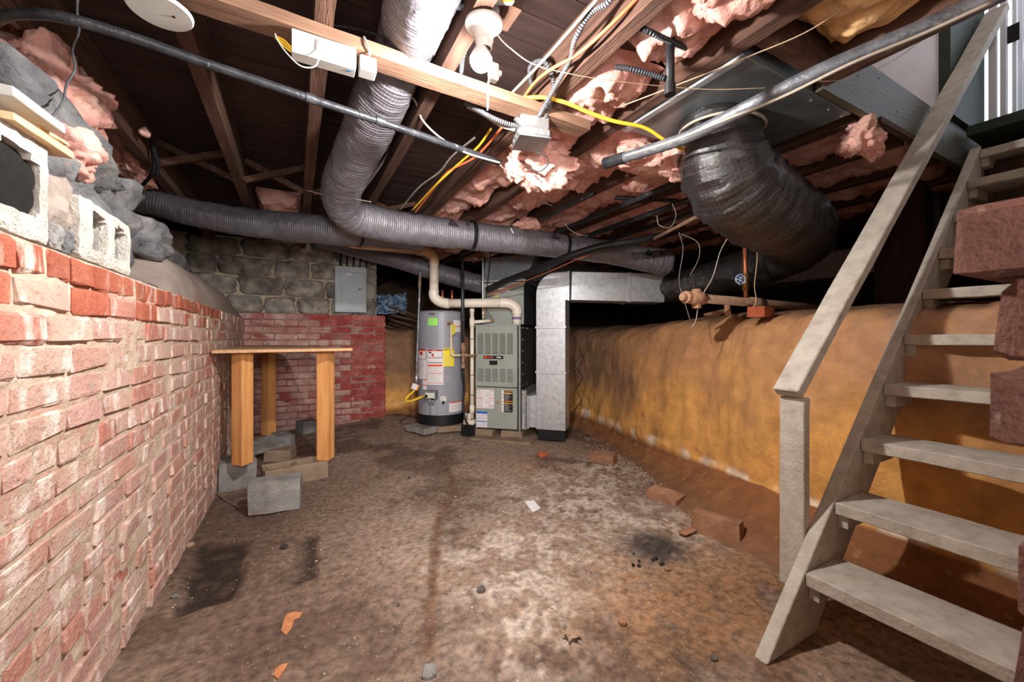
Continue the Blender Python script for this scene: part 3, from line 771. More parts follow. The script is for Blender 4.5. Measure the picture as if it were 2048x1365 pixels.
obj('top_lip', MB().bb(0, FW, -.012, .03, fH-.004, fH+.012, FM), M['furnace'], fur, bevel=.002)
for (z0, nsl) in ((.745, 15), (.475, 9)):
    for c in range(5):
        x0 = .030 + c*.0755
        mb = MB()
        pl = MB().bb(x0, x0+.054, -.0095, -.0075, z0-.004, z0+nsl*.0128+.002, FM)
        lv = obj('louver_recess', pl, M['louver_dark'], ud)
        for k in range(nsl):
            z = z0 + k*.0128
            vs = [(x0,-.0095,z+.011),(x0+.054,-.0095,z+.011),(x0+.054,-.018,z+.003),(x0,-.018,z+.003),(x0,-.016,z+.001),(x0+.054,-.016,z+.001)]
            mb.add(vs, [(0,1,2,3),(3,2,5,4),(4,5,1,0)], FM)
        obj('louver_slats', mb, M['furnace'], lv, kind='stuff', nrm=False)
def panel(name, par, x0, x1, z0, z1, m, y=-.010, th=.002, Mx=None, label=None):
    return obj(name, MB().bb(x0, x1, y-th, y, z0, z1, Mx or FM), m, par, label=label)
def put_text(name, par, s, size, pos, m, Mx=None, y=-.013, align='CENTER', bold=0.0, rot=0.0):
    vs, fs = text_geo(s, size, align, bold); mb = MB(); cr, sr = math.cos(rot), math.sin(rot)
    mb.add([(pos[0]+v[0]*cr-v[1]*sr, y, pos[1]+v[0]*sr+v[1]*cr) for v in vs], fs, Mx or FM)
    return obj(name, mb, m, par, nrm=False)
bd = panel('badge', ud, .088, .292, .690, .722, M['ink'])
mb = MB(); mb.lathe([(.012,0),(.012,.001)], 20, FM @ Matrix.Translation((.108,-.0122,.706)) @ Matrix.Rotation(PI/2,4,'X')); obj('logo_disc', mb, M['orange'], bd)
put_text('lettering', bd, 'TRANE', .020, (.157,.706), M['orange'], bold=.0006)
put_text('lettering', bd, 'XR80', .020, (.246,.706), M['porcelain'], bold=.0006)
panel('sight_window', ud, .150, .232, .632, .674, M['plastic_dark'], th=.004)
# printed labels on the lower door
lb = panel('instruction_label', ld, .018, .196, .205, .388, M['paper'])
for (x0, x1, z) in ((.022,.055,.378),(.165,.190,.378),(.022,.075,.305),(.140,.190,.305),(.022,.068,.230),(.145,.190,.230)): panel('red_bar', lb, x0, x1, z-.0025, z+.0025, M['red'], -.012, .0006)
mb = MB()
for k in range(22):
    z = .370-k*.0075
    if min(abs(z-q) for q in (.378,.305,.230)) < .006: continue
    for (a, b) in ((.026,.096),(.110,.180)): mb.bb(a, b-R.uniform(0,.02), -.0126, -.012, z-.0012, z+.0012, FM)
obj('small_print', mb, M['paperline'], lb, kind='stuff')
lb = panel('caution_label', ld, .276, .388, .178, .388, M['ink'])
panel('white_strip', lb, .276, .298, .178, .388, M['paper'], -.012, .0006)
for (z, m) in ((.381,'amber'),(.361,'ylw'),(.283,'amber'),(.262,'ylw')): panel('colour_bar', lb, .299, .388, z-.0035, z+.0035, M[m], -.012, .0006)
mb = MB()
for k in range(26):
    z = .376-k*.0074
    if min(abs(z-q) for q in (.381,.361,.283,.262)) < .006: continue
    mb.bb(.304, .372-R.uniform(0,.03), -.0126, -.012, z-.001, z+.001, FM)
obj('small_print', mb, M['paperline'], lb, kind='stuff')
for z, m in ((.345,'ink'),(.315,'red'),(.278,'ink'),(.25,'ink'),(.215,'red')): panel('pictogram', lb, .283, .292, z-.004, z+.004, M[m], -.0126, .0006)
lb = panel('energy_label', ld, .016, .128, -.04+.055, .172, M['paper'])
panel('blue_bar', lb, .016, .128, .150, .172, M['blue'], -.012, .0006); panel('blue_bar', lb, .016, .128, .070, .078, M['blue'], -.012, .0006)
for z in (.136,.104,.055,.040): panel('blue_line', lb, .016, .128, z-.0012, z+.0012, M['blue'], -.012, .0006)
mb = MB()
for k in range(14):
    z = .128-k*.0078
    if min(abs(z-q) for q in (.136,.104,.055,.040,.074)) < .005: continue
    mb.bb(.022, .120-R.uniform(0,.02), -.0126, -.012, z-.001, z+.001, FM)
obj('small_print', mb, M['paperline'], lb, kind='stuff')
mb = MB(); mb.lathe([(.011,0),(.011,.006)], 18, FM @ Matrix.Translation((.236,-.008,.268)) @ Matrix.Rotation(PI/2,4,'X')); obj('door_sight_glass', mb, M['redbit'], ld)
for k in range(6):
    for y in (.14, .30):
        if y == .30 and k not in (0, 5): continue
        mb = MB().box((FW-.010, y, .42+.115*k), (.006,.010,.010), FM); obj('screw', mb, M['steel_b'], fur)
# cooling coil cabinet on top of the furnace
coil = thing('coil_cabinet', 'grey green coil cabinet standing on top of the furnace', 'cabinet', fl3(FW/2, .35, fH+.02))
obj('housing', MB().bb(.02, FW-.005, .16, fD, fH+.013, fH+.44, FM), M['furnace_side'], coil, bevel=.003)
fp = obj('front_panel', MB().bb(.018, FW-.004, .145, .16, fH+.014, fH+.44, FM), M['furnace'], coil, bevel=.003)
panel('paper_label', fp, .19, .31, fH+.345, fH+.385, M['paper'], .144, .001)
panel('paper_label', fp, .155, .205, fH+.318, fH+.345, M['paper'], .144, .001)
panel('yellow_sticker', fp, .152, .192, fH+.296, fH+.310, M['ylw'], .144, .001)
tr = obj('coupling_plate', MB().prism([(.02,.235),(.05,.235),(.15,.10),(.15,.075),(.02,.12)], 0, .02, FM @ Matrix(((1,0,0,0),(0,0,1,.12),(0,1,0,fH-.04),(0,0,0,1)))), M['steel'], coil, bevel=.004)
for (x, z) in ((.04,.20),(.04,.15),(.125,.095)):
    mb = MB(); mb.lathe([(.017,0),(.017,.012),(.009,.013),(.009,.02)], 16, FM @ Matrix.Translation((x,.118,fH-.04+z)) @ Matrix.Rotation(PI/2,4,'X')); obj('coupling_ring', mb, M['brass'], tr)
# supply plenum
ple = thing('supply_plenum', 'galvanised sheet metal plenum tapering above the coil cabinet', 'plenum', fl3(FW/2, .35, fH+.45))
mb = MB()
z0, z1 = fH+.447, fH+.70
vs = [fl3(*p) for p in ((.02,.15,z0),(FW,.15,z0),(FW,fD,z0),(.02,fD,z0),(.05,.15,z1),(FW+.12,.15,z1),(FW+.12,fD,z1),(.05,fD,z1))]
mb.add(vs, [(0,1,2,3),(7,6,5,4),(0,4,5,1),(1,5,6,2),(2,6,7,3),(3,7,4,0)]); obj('plenum_box', mb, M['galv_dull'], ple, bevel=.003)
obj('seam_flange', MB().bb(.0, FW+.02, .135, .149, z0, z0+.018, FM), M['galv'], ple)
a0, a1 = fl3(FW+.1,.40,z1-.12), V(4.1, 3.9, 1.70)
obj('trunk_duct', MB().bar(a0, a1, .30, .20, n=1), M['galv_dull'], ple, bevel=.003)

# return drop: elbow profile, then the run to the black flexible duct
ret = thing('return_duct', 'galvanised sheet metal return duct with elbow beside the furnace', 'duct', fl3(.76, .12, .03))
x0, x1 = .615, .895; zt, zb = 1.61-FZ, 1.345-FZ; zb0 = .128-FZ
prof = [(x0,zb0),(x1,zb0),(x1,zb),(x1+.02,zb),(x1+.02,zt)]
for k in range(9):
    a = PI/2 + k/8*PI/2; prof.append((x0+.20+.20*math.cos(a), zt-.20+.20*math.sin(a)))
PX = FM @ Matrix(((1,0,0,0),(0,0,1,0),(0,1,0,0),(0,0,0,1)))
obj('drop_and_elbow', MB().prism(prof, 0, .25, PX), M['galv'], ret, bevel=.003)
for z in (.56, .985):
    obj('seam_flange', MB().bb(x0-.008, x1+.008, -.008, .258, z, z+.022, FM), M['galv'], ret, bevel=.002)
obj('seam_flange', MB().bb(x1+.018, x1+.038, -.006, .256, zb-.006, zt+.006, FM), M['galv'], ret, bevel=.002)
e0 = fl3(x1+.02, .125, (zt+zb)/2); e1 = W(1320, 578, 3.85)
e1.z = 1.455
obj('horizontal_run', MB().bar(e0, e1, .25, zt-zb), M['galv'], ret, bevel=.003)
em_ = e0.lerp(e1, .62); dd = (e1-e0).normalized()
obj('seam_flange', MB().bar(em_-dd*.014, em_+dd*.014, .264, zt-zb+.016), M['galv'], ret, bevel=.002)
obj('joint_clip', MB().bar(em_+V(-.10,-.10,.06), em_+V(-.10,-.10,-.12), .014, .006), M['steel_b'], ret)
# boot into the furnace side with the filter slot
obj('boot', MB().prism([(FW+.075,.035),(x0+.02,.035),(x0+.02,.36),(FW+.075,.335)], 0.03, .45, PX), M['galv'], ret, bevel=.003)
ffr = obj('filter_rack', MB().bb(FW+.015, FW+.07, -.02, .50, .02, .40, FM), M['steel'], ret, bevel=.004)
fs_l = obj('filter_strip', MB().bb(FW+.028, FW+.05, -.024, -.019, .03, .385, FM), M['galv'], ffr)
put_text('lettering', fs_l, 'AIR FLOW  FILTER', .024, (FW+.039,.27), M['ink'], y=-.0255, rot=PI/2)
obj('filter_rack_cover', MB().bb(FW+.07, FW+.088, -.015, .45, .03, .35, FM), M['galv'], ffr, bevel=.003)
obj('rubber_foot', MB().bb(x0+.01, x1-.01, .02, .24, .03-FZ, zb0-.001, FM), M['plastic_dark'], ret)

# concrete blocks below furnace, heater
def block(name, label, c, size, m, rot=0, tilt=(0,0), group=None, bev=.006, cat='concrete block', rough=.0015):
    Mx = Matrix.Translation(c) @ Matrix.Rotation(rot,4,'Z') @ Matrix.Rotation(tilt[0],4,'X') @ Matrix.Rotation(tilt[1],4,'Y')
    bm = bmesh.new(); bmesh.ops.create_cube(bm, size=1); bmesh.ops.bevel(bm, geom=bm.edges[:], offset=.0001, affect='EDGES') if 0 else None
    bmesh.ops.subdivide_edges(bm, edges=bm.edges[:], cuts=5, use_grid_fill=True)
    mb = MB(); vs = []
    for v in bm.verts:
        p = V(v.co.x*size[0], v.co.y*size[1], v.co.z*size[2])
        e = sum(1 for q in v.co if abs(abs(q)-.5) < 1e-4)
        n = noise.noise_vector(p*9+V(*c)*3)*(rough*2 + (.004 if e > 1 else 0))
        p += n
        if e > 1: p *= 1-bev/ max(size)
        vs.append(p)
    mb.add(vs, [tuple(x.index for x in f.verts) for f in bm.faces], Mx); bm.free()
    o = obj(name, mb, m, sm=False); return tag(o, label, cat, group)
q = fl3(.085, .2, 0); block('concrete_block', 'dusty concrete block under the front corner of the furnace nearest the water heater', (q.x,q.y,.062), (.20,.42,.062), M['concrete_tan'], math.atan2(rdir.y, rdir.x))
q = fl3(.37, .2, 0); block('concrete_block', 'dusty concrete block under the furnace corner nearest the filter slot', (q.x,q.y,.062), (.21,.42,.062), M['concrete_tan'], math.atan2(rdir.y, rdir.x))
q = fl3(.30, .12, 0); block('footing_slab', 'low crumbling concrete pad on which the furnace blocks stand', (q.x,q.y,.014), (.60,.50,.03), M['concrete_tan'], math.atan2(rdir.y, rdir.x), cat='concrete pad')

# ================================================================== WATER HEATER
hc = V(1.37, 4.13, .115); HR = .243
heat = thing('water_heater', 'grey cylindrical gas water heater with warning labels, beside the furnace', 'water heater', hc)
hd_ = math.atan2(-hc.y, -hc.x)              # towards the photographer
HM = Matrix.Translation(hc) @ Matrix.Rotation(hd_, 4, 'Z')       # local +x faces the room
obj('tank_jacket', MB().lathe([(HR,.09),(HR,1.135),(HR-.006,1.15),(HR-.03,1.158),(.03,1.165)], 64, HM), M['heater'], heat, sm=False)
obj('base_ring', MB().lathe([(HR+.004,.0),(HR+.004,.10)], 64, HM), M['plastic_dark'], heat)
obj('top_rim', MB().lathe([(HR+.003,1.125),(HR+.004,1.137),(HR-.01,1.15)], 64, HM, cap=False), M['heater'], heat)
def curved(name, par, a0, a1, z0, z1, m, off=.002, n=10, label=None):
    """patch on the tank; angles in degrees, positive to the right in the photo"""
    mb = MB()
    def f(s, t):
        a = math.radians(a0+(a1-a0)*s); r = HR+off
        return HM @ V(r*math.cos(a), r*math.sin(a), z0+(z1-z0)*t)
    mb.grid(n, 2, f); return obj(name, mb, m, par, nrm=False, label=label)
def curved_text(name, par, s, size, a, z, m, off=.004, bold=0.0):
    vs, fs = text_geo(s, size, 'CENTER', bold); mb = MB(); r = HR+off
    mb.add([HM @ V(r*math.cos(math.radians(a)+v[0]/r), r*math.sin(math.radians(a)+v[0]/r), z+v[1]) for v in vs], fs)
    return obj(name, mb, m, par, nrm=False)
hz = lambda v: 1-(v-CY)/F*4.05-hc.z           # height above heater foot of a photo row
def hlines(par, a0, a1, v0, v1, step):
    mb = MB(); v = v0
    while v < v1:
        b = a1-R.uniform(0, (a1-a0)*.35)
        def f(s, t, v=v, b=b):
            a = math.radians(a0+(b-a0)*s); r = HR+.0036
            return HM @ V(r*math.cos(a), r*math.sin(a), hz(v)+.0012*(1-2*t))
        mb.grid(5, 1, f); v += step
    obj('small_print', mb, M['paperline'], par, kind='stuff', nrm=False)
# oval badge, green note
mb = MB()
vs = [HM @ V((HR+.003)*math.cos(math.radians(-20)+.052*math.cos(t)/HR), (HR+.003)*math.sin(math.radians(-20)+.052*math.cos(t)/HR), hz(627)+.019*math.sin(t)) for t in [2*PI*k/28 for k in range(28)]]
mb.add(vs, [tuple(range(28))]); bo = obj('oval_badge', mb, M['steel_b'], heat, nrm=False)
curved_text('lettering', bo, 'Whirlpool', .020, -20, hz(627), M['ink'], .005)
gt = curved('green_note', heat, -33, -9, hz(651.5), hz(636.5), M['greentag'], label='bright green paper note on the tank')
hlines(gt, -31, -12, 639, 650, 2.2)
lb = curved('warning_label', heat, -76, -37, hz(760), hz(699), M['paper']); hlines(lb, -74, -42, 722, 742, 2.2)
curved('dark_border', lb, -76, -39, hz(720), hz(699), M['ink'], .0026); curved('white_field', lb, -75, -40, hz(719), hz(700), M['paper'], .0032); curved('red_bar', lb, -75, -40, hz(703), hz(700), M['orange'], .0036)
curved('warning_mark', lb, -62, -50, hz(711), hz(704.5), M['red'], .0038)
curved_text('lettering', lb, 'GAS', .020, -55, hz(734), M['ink'], .004)
lb = curved('operating_label', heat, -35.5, 4.5, hz(770), hz(699), M['paper'])
curved('dark_border', lb, -34.5, 2.5, hz(716.5), hz(699.5), M['ink'], .0026); curved('white_field', lb, -33.5, 1.5, hz(715.5), hz(700.5), M['paper'], .0032); curved('red_bar', lb, -33.5, 1.5, hz(702.8), hz(700.3), M['red'], .0036)
curved_text('lettering', lb, 'DANGER', .012, -16, hz(701.6), M['paper'], .0042); curved('warning_mark', lb, -30, -24, hz(707), hz(704), M['ink'], .0038); curved('flame_mark', lb, -23, -18, hz(713.5), hz(708), M['red'], .0038)
curved('black_bar', lb, -34, 2.5, hz(726.5), hz(725.3), M['ink'], .003); curved('orange_bar', lb, -34, 2.5, hz(733.2), hz(729.8), M['orange'], .003)
curved('red_line', lb, -34, 2.8, hz(747.6), hz(746.6), M['red'], .003); curved('red_line', lb, -33.5, 3, hz(767), hz(766), M['red'], .003)
hlines(lb, -34, 1, 735.5, 745.5, 1.9); hlines(lb, -34, 1, 750, 765, 1.9)
yl = curved('energy_guide_label', heat, 4.5, 31, hz(733.5), hz(697), M['yellowtag'], label='yellow energy label')
curved_text('lettering', yl, 'ENERGYGUIDE', .017, 17.5, hz(700), M['ink'], bold=.0006)
hlines(yl, 7, 29, 712, 731, 2.6)
lb = curved('small_label', heat, -50, -36.5, hz(780.5), hz(759.5), M['paper']); curved('orange_bar', lb, -50, -36.5, hz(761.5), hz(759.5), M['orange'], .003); curved('orange_bar', lb, -50, -36.5, hz(772.5), hz(770.8), M['orange'], .003)
lb = curved('corner_label', heat, 18, 62, hz(826), hz(806), M['paper']); curved('orange_bar', lb, 18, 62, hz(808), hz(806), M['orange'], .003); hlines(lb, 24, 52, 811, 822, 2.4)
lb = curved('upper_side_label', heat, 30, 58, hz(664), hz(640), M['paper']); curved('orange_bar', lb, 30, 58, hz(653.6), hz(652), M['orange'], .003)
pr = curved('printed_text', heat, 8, 30, hz(767), hz(750), M['heater'], .001); hlines(pr, 9, 28, 752, 766, 2.5)
# burner cover and gas valve
curved('burner_cover', heat, -38, 3, hz(828), hz(809), M['heater'], .006); mb = MB()
def f(s, t):
    a = math.radians(-27+14*s); r = HR+.02+.010*math.sin(s*PI)
    return HM @ V(r*math.cos(a), r*math.sin(a), hz(830)+(hz(811)-hz(830))*t)
mb.grid(8, 2, f); obj('burner_tunnel', mb, M['heater'], heat, nrm=False)
gvM = HM @ Matrix.Rotation(math.radians(-21),4,'Z') @ Matrix.Translation((HR,0,hz(789)))
gv = obj('gas_valve', MB().bb(0, .075, -.060, .060, -.045, .045, gvM), M['steel'], heat, bevel=.012, segs=2, label='pale grey gas control valve')
obj('valve_face', MB().bb(.074, .084, -.05, .05, -.03, .025, gvM), M['plastic_shade'], gv, bevel=.006)
mb = MB(); mb.lathe([(.016,0),(.016,.014)], 16, gvM @ Matrix.Translation((.078,-.032,-.008)) @ Matrix.Rotation(PI/2,4,'Y')); obj('knob', mb, M['plastic_dark'], gv)
mb = MB(); mb.lathe([(.011,0),(.011,.012)], 16, gvM @ Matrix.Translation((.07,.028,-.036)) @ Matrix.Rotation(PI/2,4,'Y')); obj('knob', mb, M['plastic_dark'], gv)
for yy in (-.02,.0,.02): obj('valve_tube', MB().tube(spline([gvM @ V(.05,yy,-.045), gvM @ V(.05,yy+.006,-.075), gvM @ V(.025,yy,-.11)],5), .004, 8), M['steel_b'], gv, sm=True)
dvM = HM @ Matrix.Rotation(math.radians(4),4,'Z') @ Matrix.Translation((HR,0,hz(799))) @ Matrix.Rotation(PI/2,4,'Y')
dv = obj('drain_valve', MB().lathe([(.034,-.01),(.034,.004),(.022,.008),(.020,.04),(.012,.045)], 20, dvM), M['plastic_shade'], heat)
obj('drain_outlet', MB().cyl(HM @ V(HR+.02,.02,hz(799)), HM @ V(HR+.045,.02,hz(799)-.035), .012, seg=12), M['plastic_dark'], dv)
# relief valve with yellow tag and drain tube
tv = obj('relief_valve', MB().cyl(HM @ Matrix.Rotation(math.radians(17),4,'Z') @ V(HR-.005,0,hz(648)), HM @ Matrix.Rotation(math.radians(17),4,'Z') @ V(HR+.055,0,hz(648)), .016, seg=14), M['brass'], heat, sm=True)
t0 = HM @ Matrix.Rotation(math.radians(19),4,'Z') @ V(HR+.05,0,hz(650)); t1 = V(t0.x, t0.y, hc.z+hz(706)); t2 = HM @ Matrix.Rotation(math.radians(24),4,'Z') @ V(HR+.06,0,hz(711)); t3 = HM @ Matrix.Rotation(math.radians(52),4,'Z') @ V(HR+.09,0,hz(710.5))
obj('relief_drain_tube', MB().tube([t0]+spline([t1, t2, t3],6), .011, 12), M['pexwhite'], heat, sm=True)
tg = MB().prism([(-.0,-.0),(.036,.0),(.036,-.085),(.008,-.115),(0,-.06)], 0, .002, frame((t0.x,t0.y-.02,t0.z+.005),(.86,-.5,0)) @ Matrix(((1,0,0,0),(0,0,1,0),(0,1,0,0),(0,0,0,1))))
obj('warning_tag', tg, M['yellowdull'], heat)
for u in (885, 904):
    p = W(u, 570, 4.3); obj('water_nipple', MB().tube([V(p.x,p.y,hc.z+1.15), V(p.x,p.y,1.44), V(p.x,p.y,1.50)], [.012,.012,.010], 12), M['copper'], heat, sm=True)
# blocks under the heater
block('paver', 'flat concrete paver under the near edge of the water heater', (hc.x-.22,hc.y-.08,.075), (.22,.30,.06), M['concrete'], .4, cat='paver')
block('paver', 'long flat concrete slab under the water heater beside the sump pump', (hc.x+.10,hc.y-.06,.075), (.36,.42,.06), M['concrete_tan'], -.2, cat='paver')

# ================================================================== THE LIGHT AND WHAT HANGS ABOUT IT
BULB = W(962, 120, 1.25)
fx = thing('light_fixture', 'round white porcelain pull-chain lampholder with lit bare bulb', 'light fixture', (BULB.x, BULB.y, 1.965))
fc = W(968, 53, 1.245)
FX = Matrix.Translation(fc) @ Matrix.Rotation(.10, 4, 'X') @ Matrix.Rotation(-.05, 4, 'Y')
obj('base_plate', MB().lathe([(.028,-.044),(.030,-.026),(.040,-.012),(.055,-.004),(.059,.004),(.057,.014)], 40, FX), M['porcelain'], fx, sm=True)
obj('socket_collar', MB().lathe([(.021,-.064),(.025,-.062),(.026,-.044),(.027,-.040)], 28, FX, cap=False), M['porcelain'], fx, sm=True)
obj('mounting_box', MB().lathe([(.05,.014),(.05,.045)], 8, FX), M['steel'], fx)
obj('mounting_block', MB().bb(.518, .62, fc.y-.05, fc.y+.05, 2.015, 2.12), M['joist'], fx)
for (x, y) in ((-.034,.022),(.030,-.026)): obj('screw', MB().lathe([(.004,-.010),(.004,.0)], 8, FX @ Matrix.Translation((x,y,0))), M['rust_brown'], fx)
n = 16; BR = .034
pr_ = [(BR*math.sin(PI*k/n), BR*math.cos(PI*k/n)) for k in range(n+1)]
bulb = obj('bulb', MB().lathe([(BR*.995,BR*.08)]+[q for q in pr_ if q[1] < BR*.05][:-1]+[(.0005,-BR)], 28, Matrix.Translation(BULB)), M['bulb'], fx, sm=True)
obj('bulb_neck', MB().lathe([(BR*1.0,BR*.085),(BR*.93,BR*.38),(BR*.8,BR*.62),(.022,.030),(.015,.043),(.012,.05),(.012,.064)], 28, Matrix.Translation(BULB)), M['porcelain'], fx, sm=True)
p = W(986, 143, 1.235)
obj('outlet_adapter', MB().bb(p.x-.012, p.x+.016, p.y-.014, p.y+.014, p.z-.030, p.z+.022), M['porcelain'], fx, bevel=.005)
obj('adapter_switch', MB().cyl((p.x+.016,p.y,p.z),(p.x+.026,p.y,p.z),.009,seg=12), M['porcelain'], fx)
obj('pull_chain', MB().tube(spline([W(977,163,1.335), W(976,190,1.335), W(975,221,1.335)],6), .0026, 6), M['rope'], fx)
mb = MB(); pts = spline([W(983,52,1.335), W(1003,80,1.329), W(1025,100,1.324), W(1055,122,1.324), W(1090,137,1.329)], 14)
for a in pts: mb.lathe([(.0004,-.0022),(.0022,0),(.0004,.0022)], 6, Matrix.Translation(a))
obj('bead_chain', mb, M['bead'], fx, kind='stuff')
o = obj('pull_string', MB().tube(spline([W(1090,137,1.329), W(1180,155,1.369), W(1300,170,1.415), W(1420,179,1.438), W(1530,176,1.415)], 8), .0013, 6), M['cordtan']); tag(o, 'thin tan string tied to the bead chain of the lamp', 'string')
o = obj('eye_string', MB().tube(spline([W(1621,163,1.529), W(1700,158,1.483), W(1780,125,1.426), W(1875,58,1.312)], 8), .0009, 6), M['cordtan']); tag(o, 'fine thread sagging from the copper eye across the plaster', 'string')
mb = MB(); mb.tube([W(1621,163,1.535)+V(.006*math.cos(t),0,.006*math.sin(t)) for t in [2*PI*k/12 for k in range(13)]], .002, 6)
tag(obj('screw_eye', mb, M['copper']), 'small copper screw eye at the corner of the grey header board', 'hook')
# carton above the fixture
cm = frame(W(1005,-8,1.209), (CS,-SN,0), (-.3,-.5,.5))
ct = obj('carton', MB().bb(-.036,.036,-.02,.02,-.02,.10,cm), M['plastic_white'], bevel=.008); tag(ct, 'white carton with orange print tucked up beside the lamp', 'carton')
obj('orange_print', MB().bb(-.004,.030,-.0212,-.0202,-.010,.006,cm), M['amber'], ct); obj('orange_print', MB().bb(.006,.034,-.0212,-.0202,.012,.03,cm), M['amber'], ct)

# wood strip nailed across the joists, boxes on it
o = obj('wood_strip', MB().bar((-.97,1.369,1.9495), (1.164,1.466,1.9495), .087, .041, n=14, jit=.0012), M['beam'], bevel=.002); tag(o, 'pale wood strip nailed flat across the underside of the joists', 'board')
bx = thing('control_box', 'long white plastic control box on the wood strip beside the round cover', 'control box', (.085,1.40,1.861))
PXB = Matrix(((0,0,1,0),(1,0,0,0),(0,1,0,0),(0,0,0,1)))
obj('housing', MB().prism([(1.373,1.881),(1.381,1.864),(1.433,1.864),(1.433,1.926),(1.373,1.926)], -.009, .173, PXB), M['plastic_white'], bx, bevel=.002)
obj('housing_rib', MB().bb(-.007,.171,1.383,1.426,1.861,1.8638), M['plastic_shade'], bx); obj('cover_door', MB().bb(.068,.162,1.370,1.373,1.886,1.918), M['plastic_white'], bx, bevel=.001)
obj('print_patch', MB().bb(.091,.135,1.3685,1.370,1.895,1.908), M['paper'], bx); obj('status_mark', MB().bb(.146,.160,1.394,1.399,1.8602,1.8609), M['blue'], bx)
obj('white_loop', MB().tube(spline([(.064,1.369,1.913),(.064,1.367,1.856),(.051,1.367,1.824),(.014,1.367,1.815),(-.023,1.369,1.844),(-.046,1.381,1.881),(-.052,1.386,1.901)],8), .0021, 8), M['plastic_white'], bx, sm=True)
for k in range(3): obj('yellow_lead', MB().tube(spline([(-.007,1.409,1.873+.007*k),(-.030,1.401,1.881+.009*k),(-.052,1.398,1.897+.002*k)],6), .0032, 8), M['wire_yellow'], bx, sm=True)
b2 = thing('junction_cube', 'small white cube box on the wood strip with a cable going up', 'junction box', (.217,1.415,1.873))
obj('cube', MB().bb(.186,.238,1.384,1.435,1.872,1.921), M['plastic_white'], b2, bevel=.003)
obj('cable_stub', MB().tube(spline([(.215,1.381,1.919),(.208,1.368,1.941),(.196,1.375,1.972)],5), .0034, 8), M['plastic_white'], b2, sm=True)
c = G(320,22,1.907)
cp = obj('ceiling_cover', MB().lathe([(.071,-.0045),(.075,.0),(.075,.0045)], 40, Matrix.Translation((c.x,c.y,1.907))), M['plastic_shade']); tag(cp, 'round dusty white blank cover plate beside the wood strip', 'cover plate')
obj('screw', MB().lathe([(.004,-.0065),(.004,-.004)], 8, Matrix.Translation((c.x+.03,c.y,1.907))), M['plastic_dark'], cp)

# ================================================================== PIPES AND CABLES UNDER THE CEILING
def run(name, label, cat, pts, r, m, n=8, seg=8, group=None, rr=None):
    o = obj(name, MB().tube(spline(pts, n), r, seg), m, sm=True); return tag(o, label, cat, group)
def gz(l, z): return [G(u, v, z) for u, v in l]
pp = thing('black_pipe', 'long thin black steel pipe under the joists from stone wall to junction box', 'pipe', G(400,125,1.85))
obj('pipe', MB().tube(spline(gz([(-60,80),(0,36),(60,27),(140,38),(280,80),(400,123),(520,163),(640,204),(770,247),(900,291),(1000,326)],1.85),6), .0143, 12), M['blackpipe'], pp, sm=True)
for (u, v) in ((620,197),(760,243)):
    a, b = G(u-9,v-3,1.85), G(u+9,v+3,1.85); obj('coupling', MB().cyl(a, b, .017, seg=14), M['blackpipe'], pp)
def gp3(l): return [G(u, v, z) for u, v, z in l]
gp_ = thing('grey_pipe', 'thick chalky grey pipe sagging under the metal duct towards the stairs', 'pipe', G(1640,142,1.867))
obj('pipe', MB().tube(spline(gp3([(2110,-75,1.913),(1960,4,1.913),(1830,62,1.89),(1640,143,1.856),(1500,212,1.833),(1380,272,1.822),(1290,303,1.833),(1212,327,1.856)]),8), .0245, 14), M['greypipe'], gp_, sm=True)
obj('coupling', MB().cyl(G(1250,315,1.844), G(1210,327,1.856), .027, seg=14), M['blackpipe'], gp_)
run('flat_cable', 'pale flat cable lying along the thick grey pipe', 'cable', gp3([(1985,4,1.86),(1840,70,1.845),(1700,128,1.82),(1560,196,1.80),(1440,244,1.776),(1340,284,1.787),(1250,312,1.81)]), .005, M['wire_white'])
vp = thing('drain_stub', 'short black vertical pipe stub hanging in front of pink insulation', 'pipe', W(1341,190,1.335))
a, b = W(1340,70,1.335), W(1341,188,1.335)
obj('pipe', MB().cyl((a.x,a.y,b.z),(a.x,a.y,2.03), .0145, seg=14), M['wire_black'], vp, sm=True); obj('coupling', MB().cyl((a.x,a.y,b.z-.003),(a.x,a.y,b.z+.032), .018, seg=16), M['wire_black'], vp)
run('armoured_cable', 'grey ribbed armoured cable curling down the joist to the steel junction box', 'cable', [W(1235,-25,1.164),W(1215,5,1.198),W(1180,28,1.255),W(1150,80,1.324),W(1140,120,1.415),W(1108,178,1.552),W(1078,232,1.689)], .009, M['bx'], 10, 10)
run('armoured_cable', 'second ribbed grey cable looping beside the first into the junction box', 'cable', [W(1062,170,1.712),W(1060,135,1.62),W(1085,122,1.552),W(1104,150,1.575),W(1105,195,1.643),W(1090,236,1.7)], .009, M['bx'], 10, 10)
run('armoured_cable', 'ribbed grey cable behind the pull chain ending at the junction box', 'cable', [W(930,205,1.666),W(955,219,1.666),W(985,236,1.677),W(1015,248,1.7),W(1035,252,1.734)], .010, M['bx'], 10, 10)
run('armoured_cable', 'short ribbed grey cable beside the foil duct above the lamp', 'cable', [W(870,-12,1.187),W(905,8,1.232),W(932,18,1.278),W(938,28,1.324)], .010, M['bx'], 10, 10)
run('armoured_cable', 'ribbed grey cable curving down behind the lit bulb', 'cable', [W(962,60,1.369),W(940,82,1.392),W(926,112,1.426),W(922,145,1.518)], .009, M['bx'], 10, 10)
run('armoured_cable', 'dark ribbed cable above the black drain stub in the insulation', 'cable', [W(1270,50,1.312),W(1300,64,1.278),W(1335,80,1.312),W(1372,96,1.369)], .009, M['bx_dark'], 10, 10)
run('armoured_cable', 'dark ribbed cable leading into the black drain stub', 'cable', [W(1232,134,1.415),W(1262,138,1.369),W(1300,148,1.358),W(1332,158,1.335)], .009, M['bx_dark'], 10, 10)
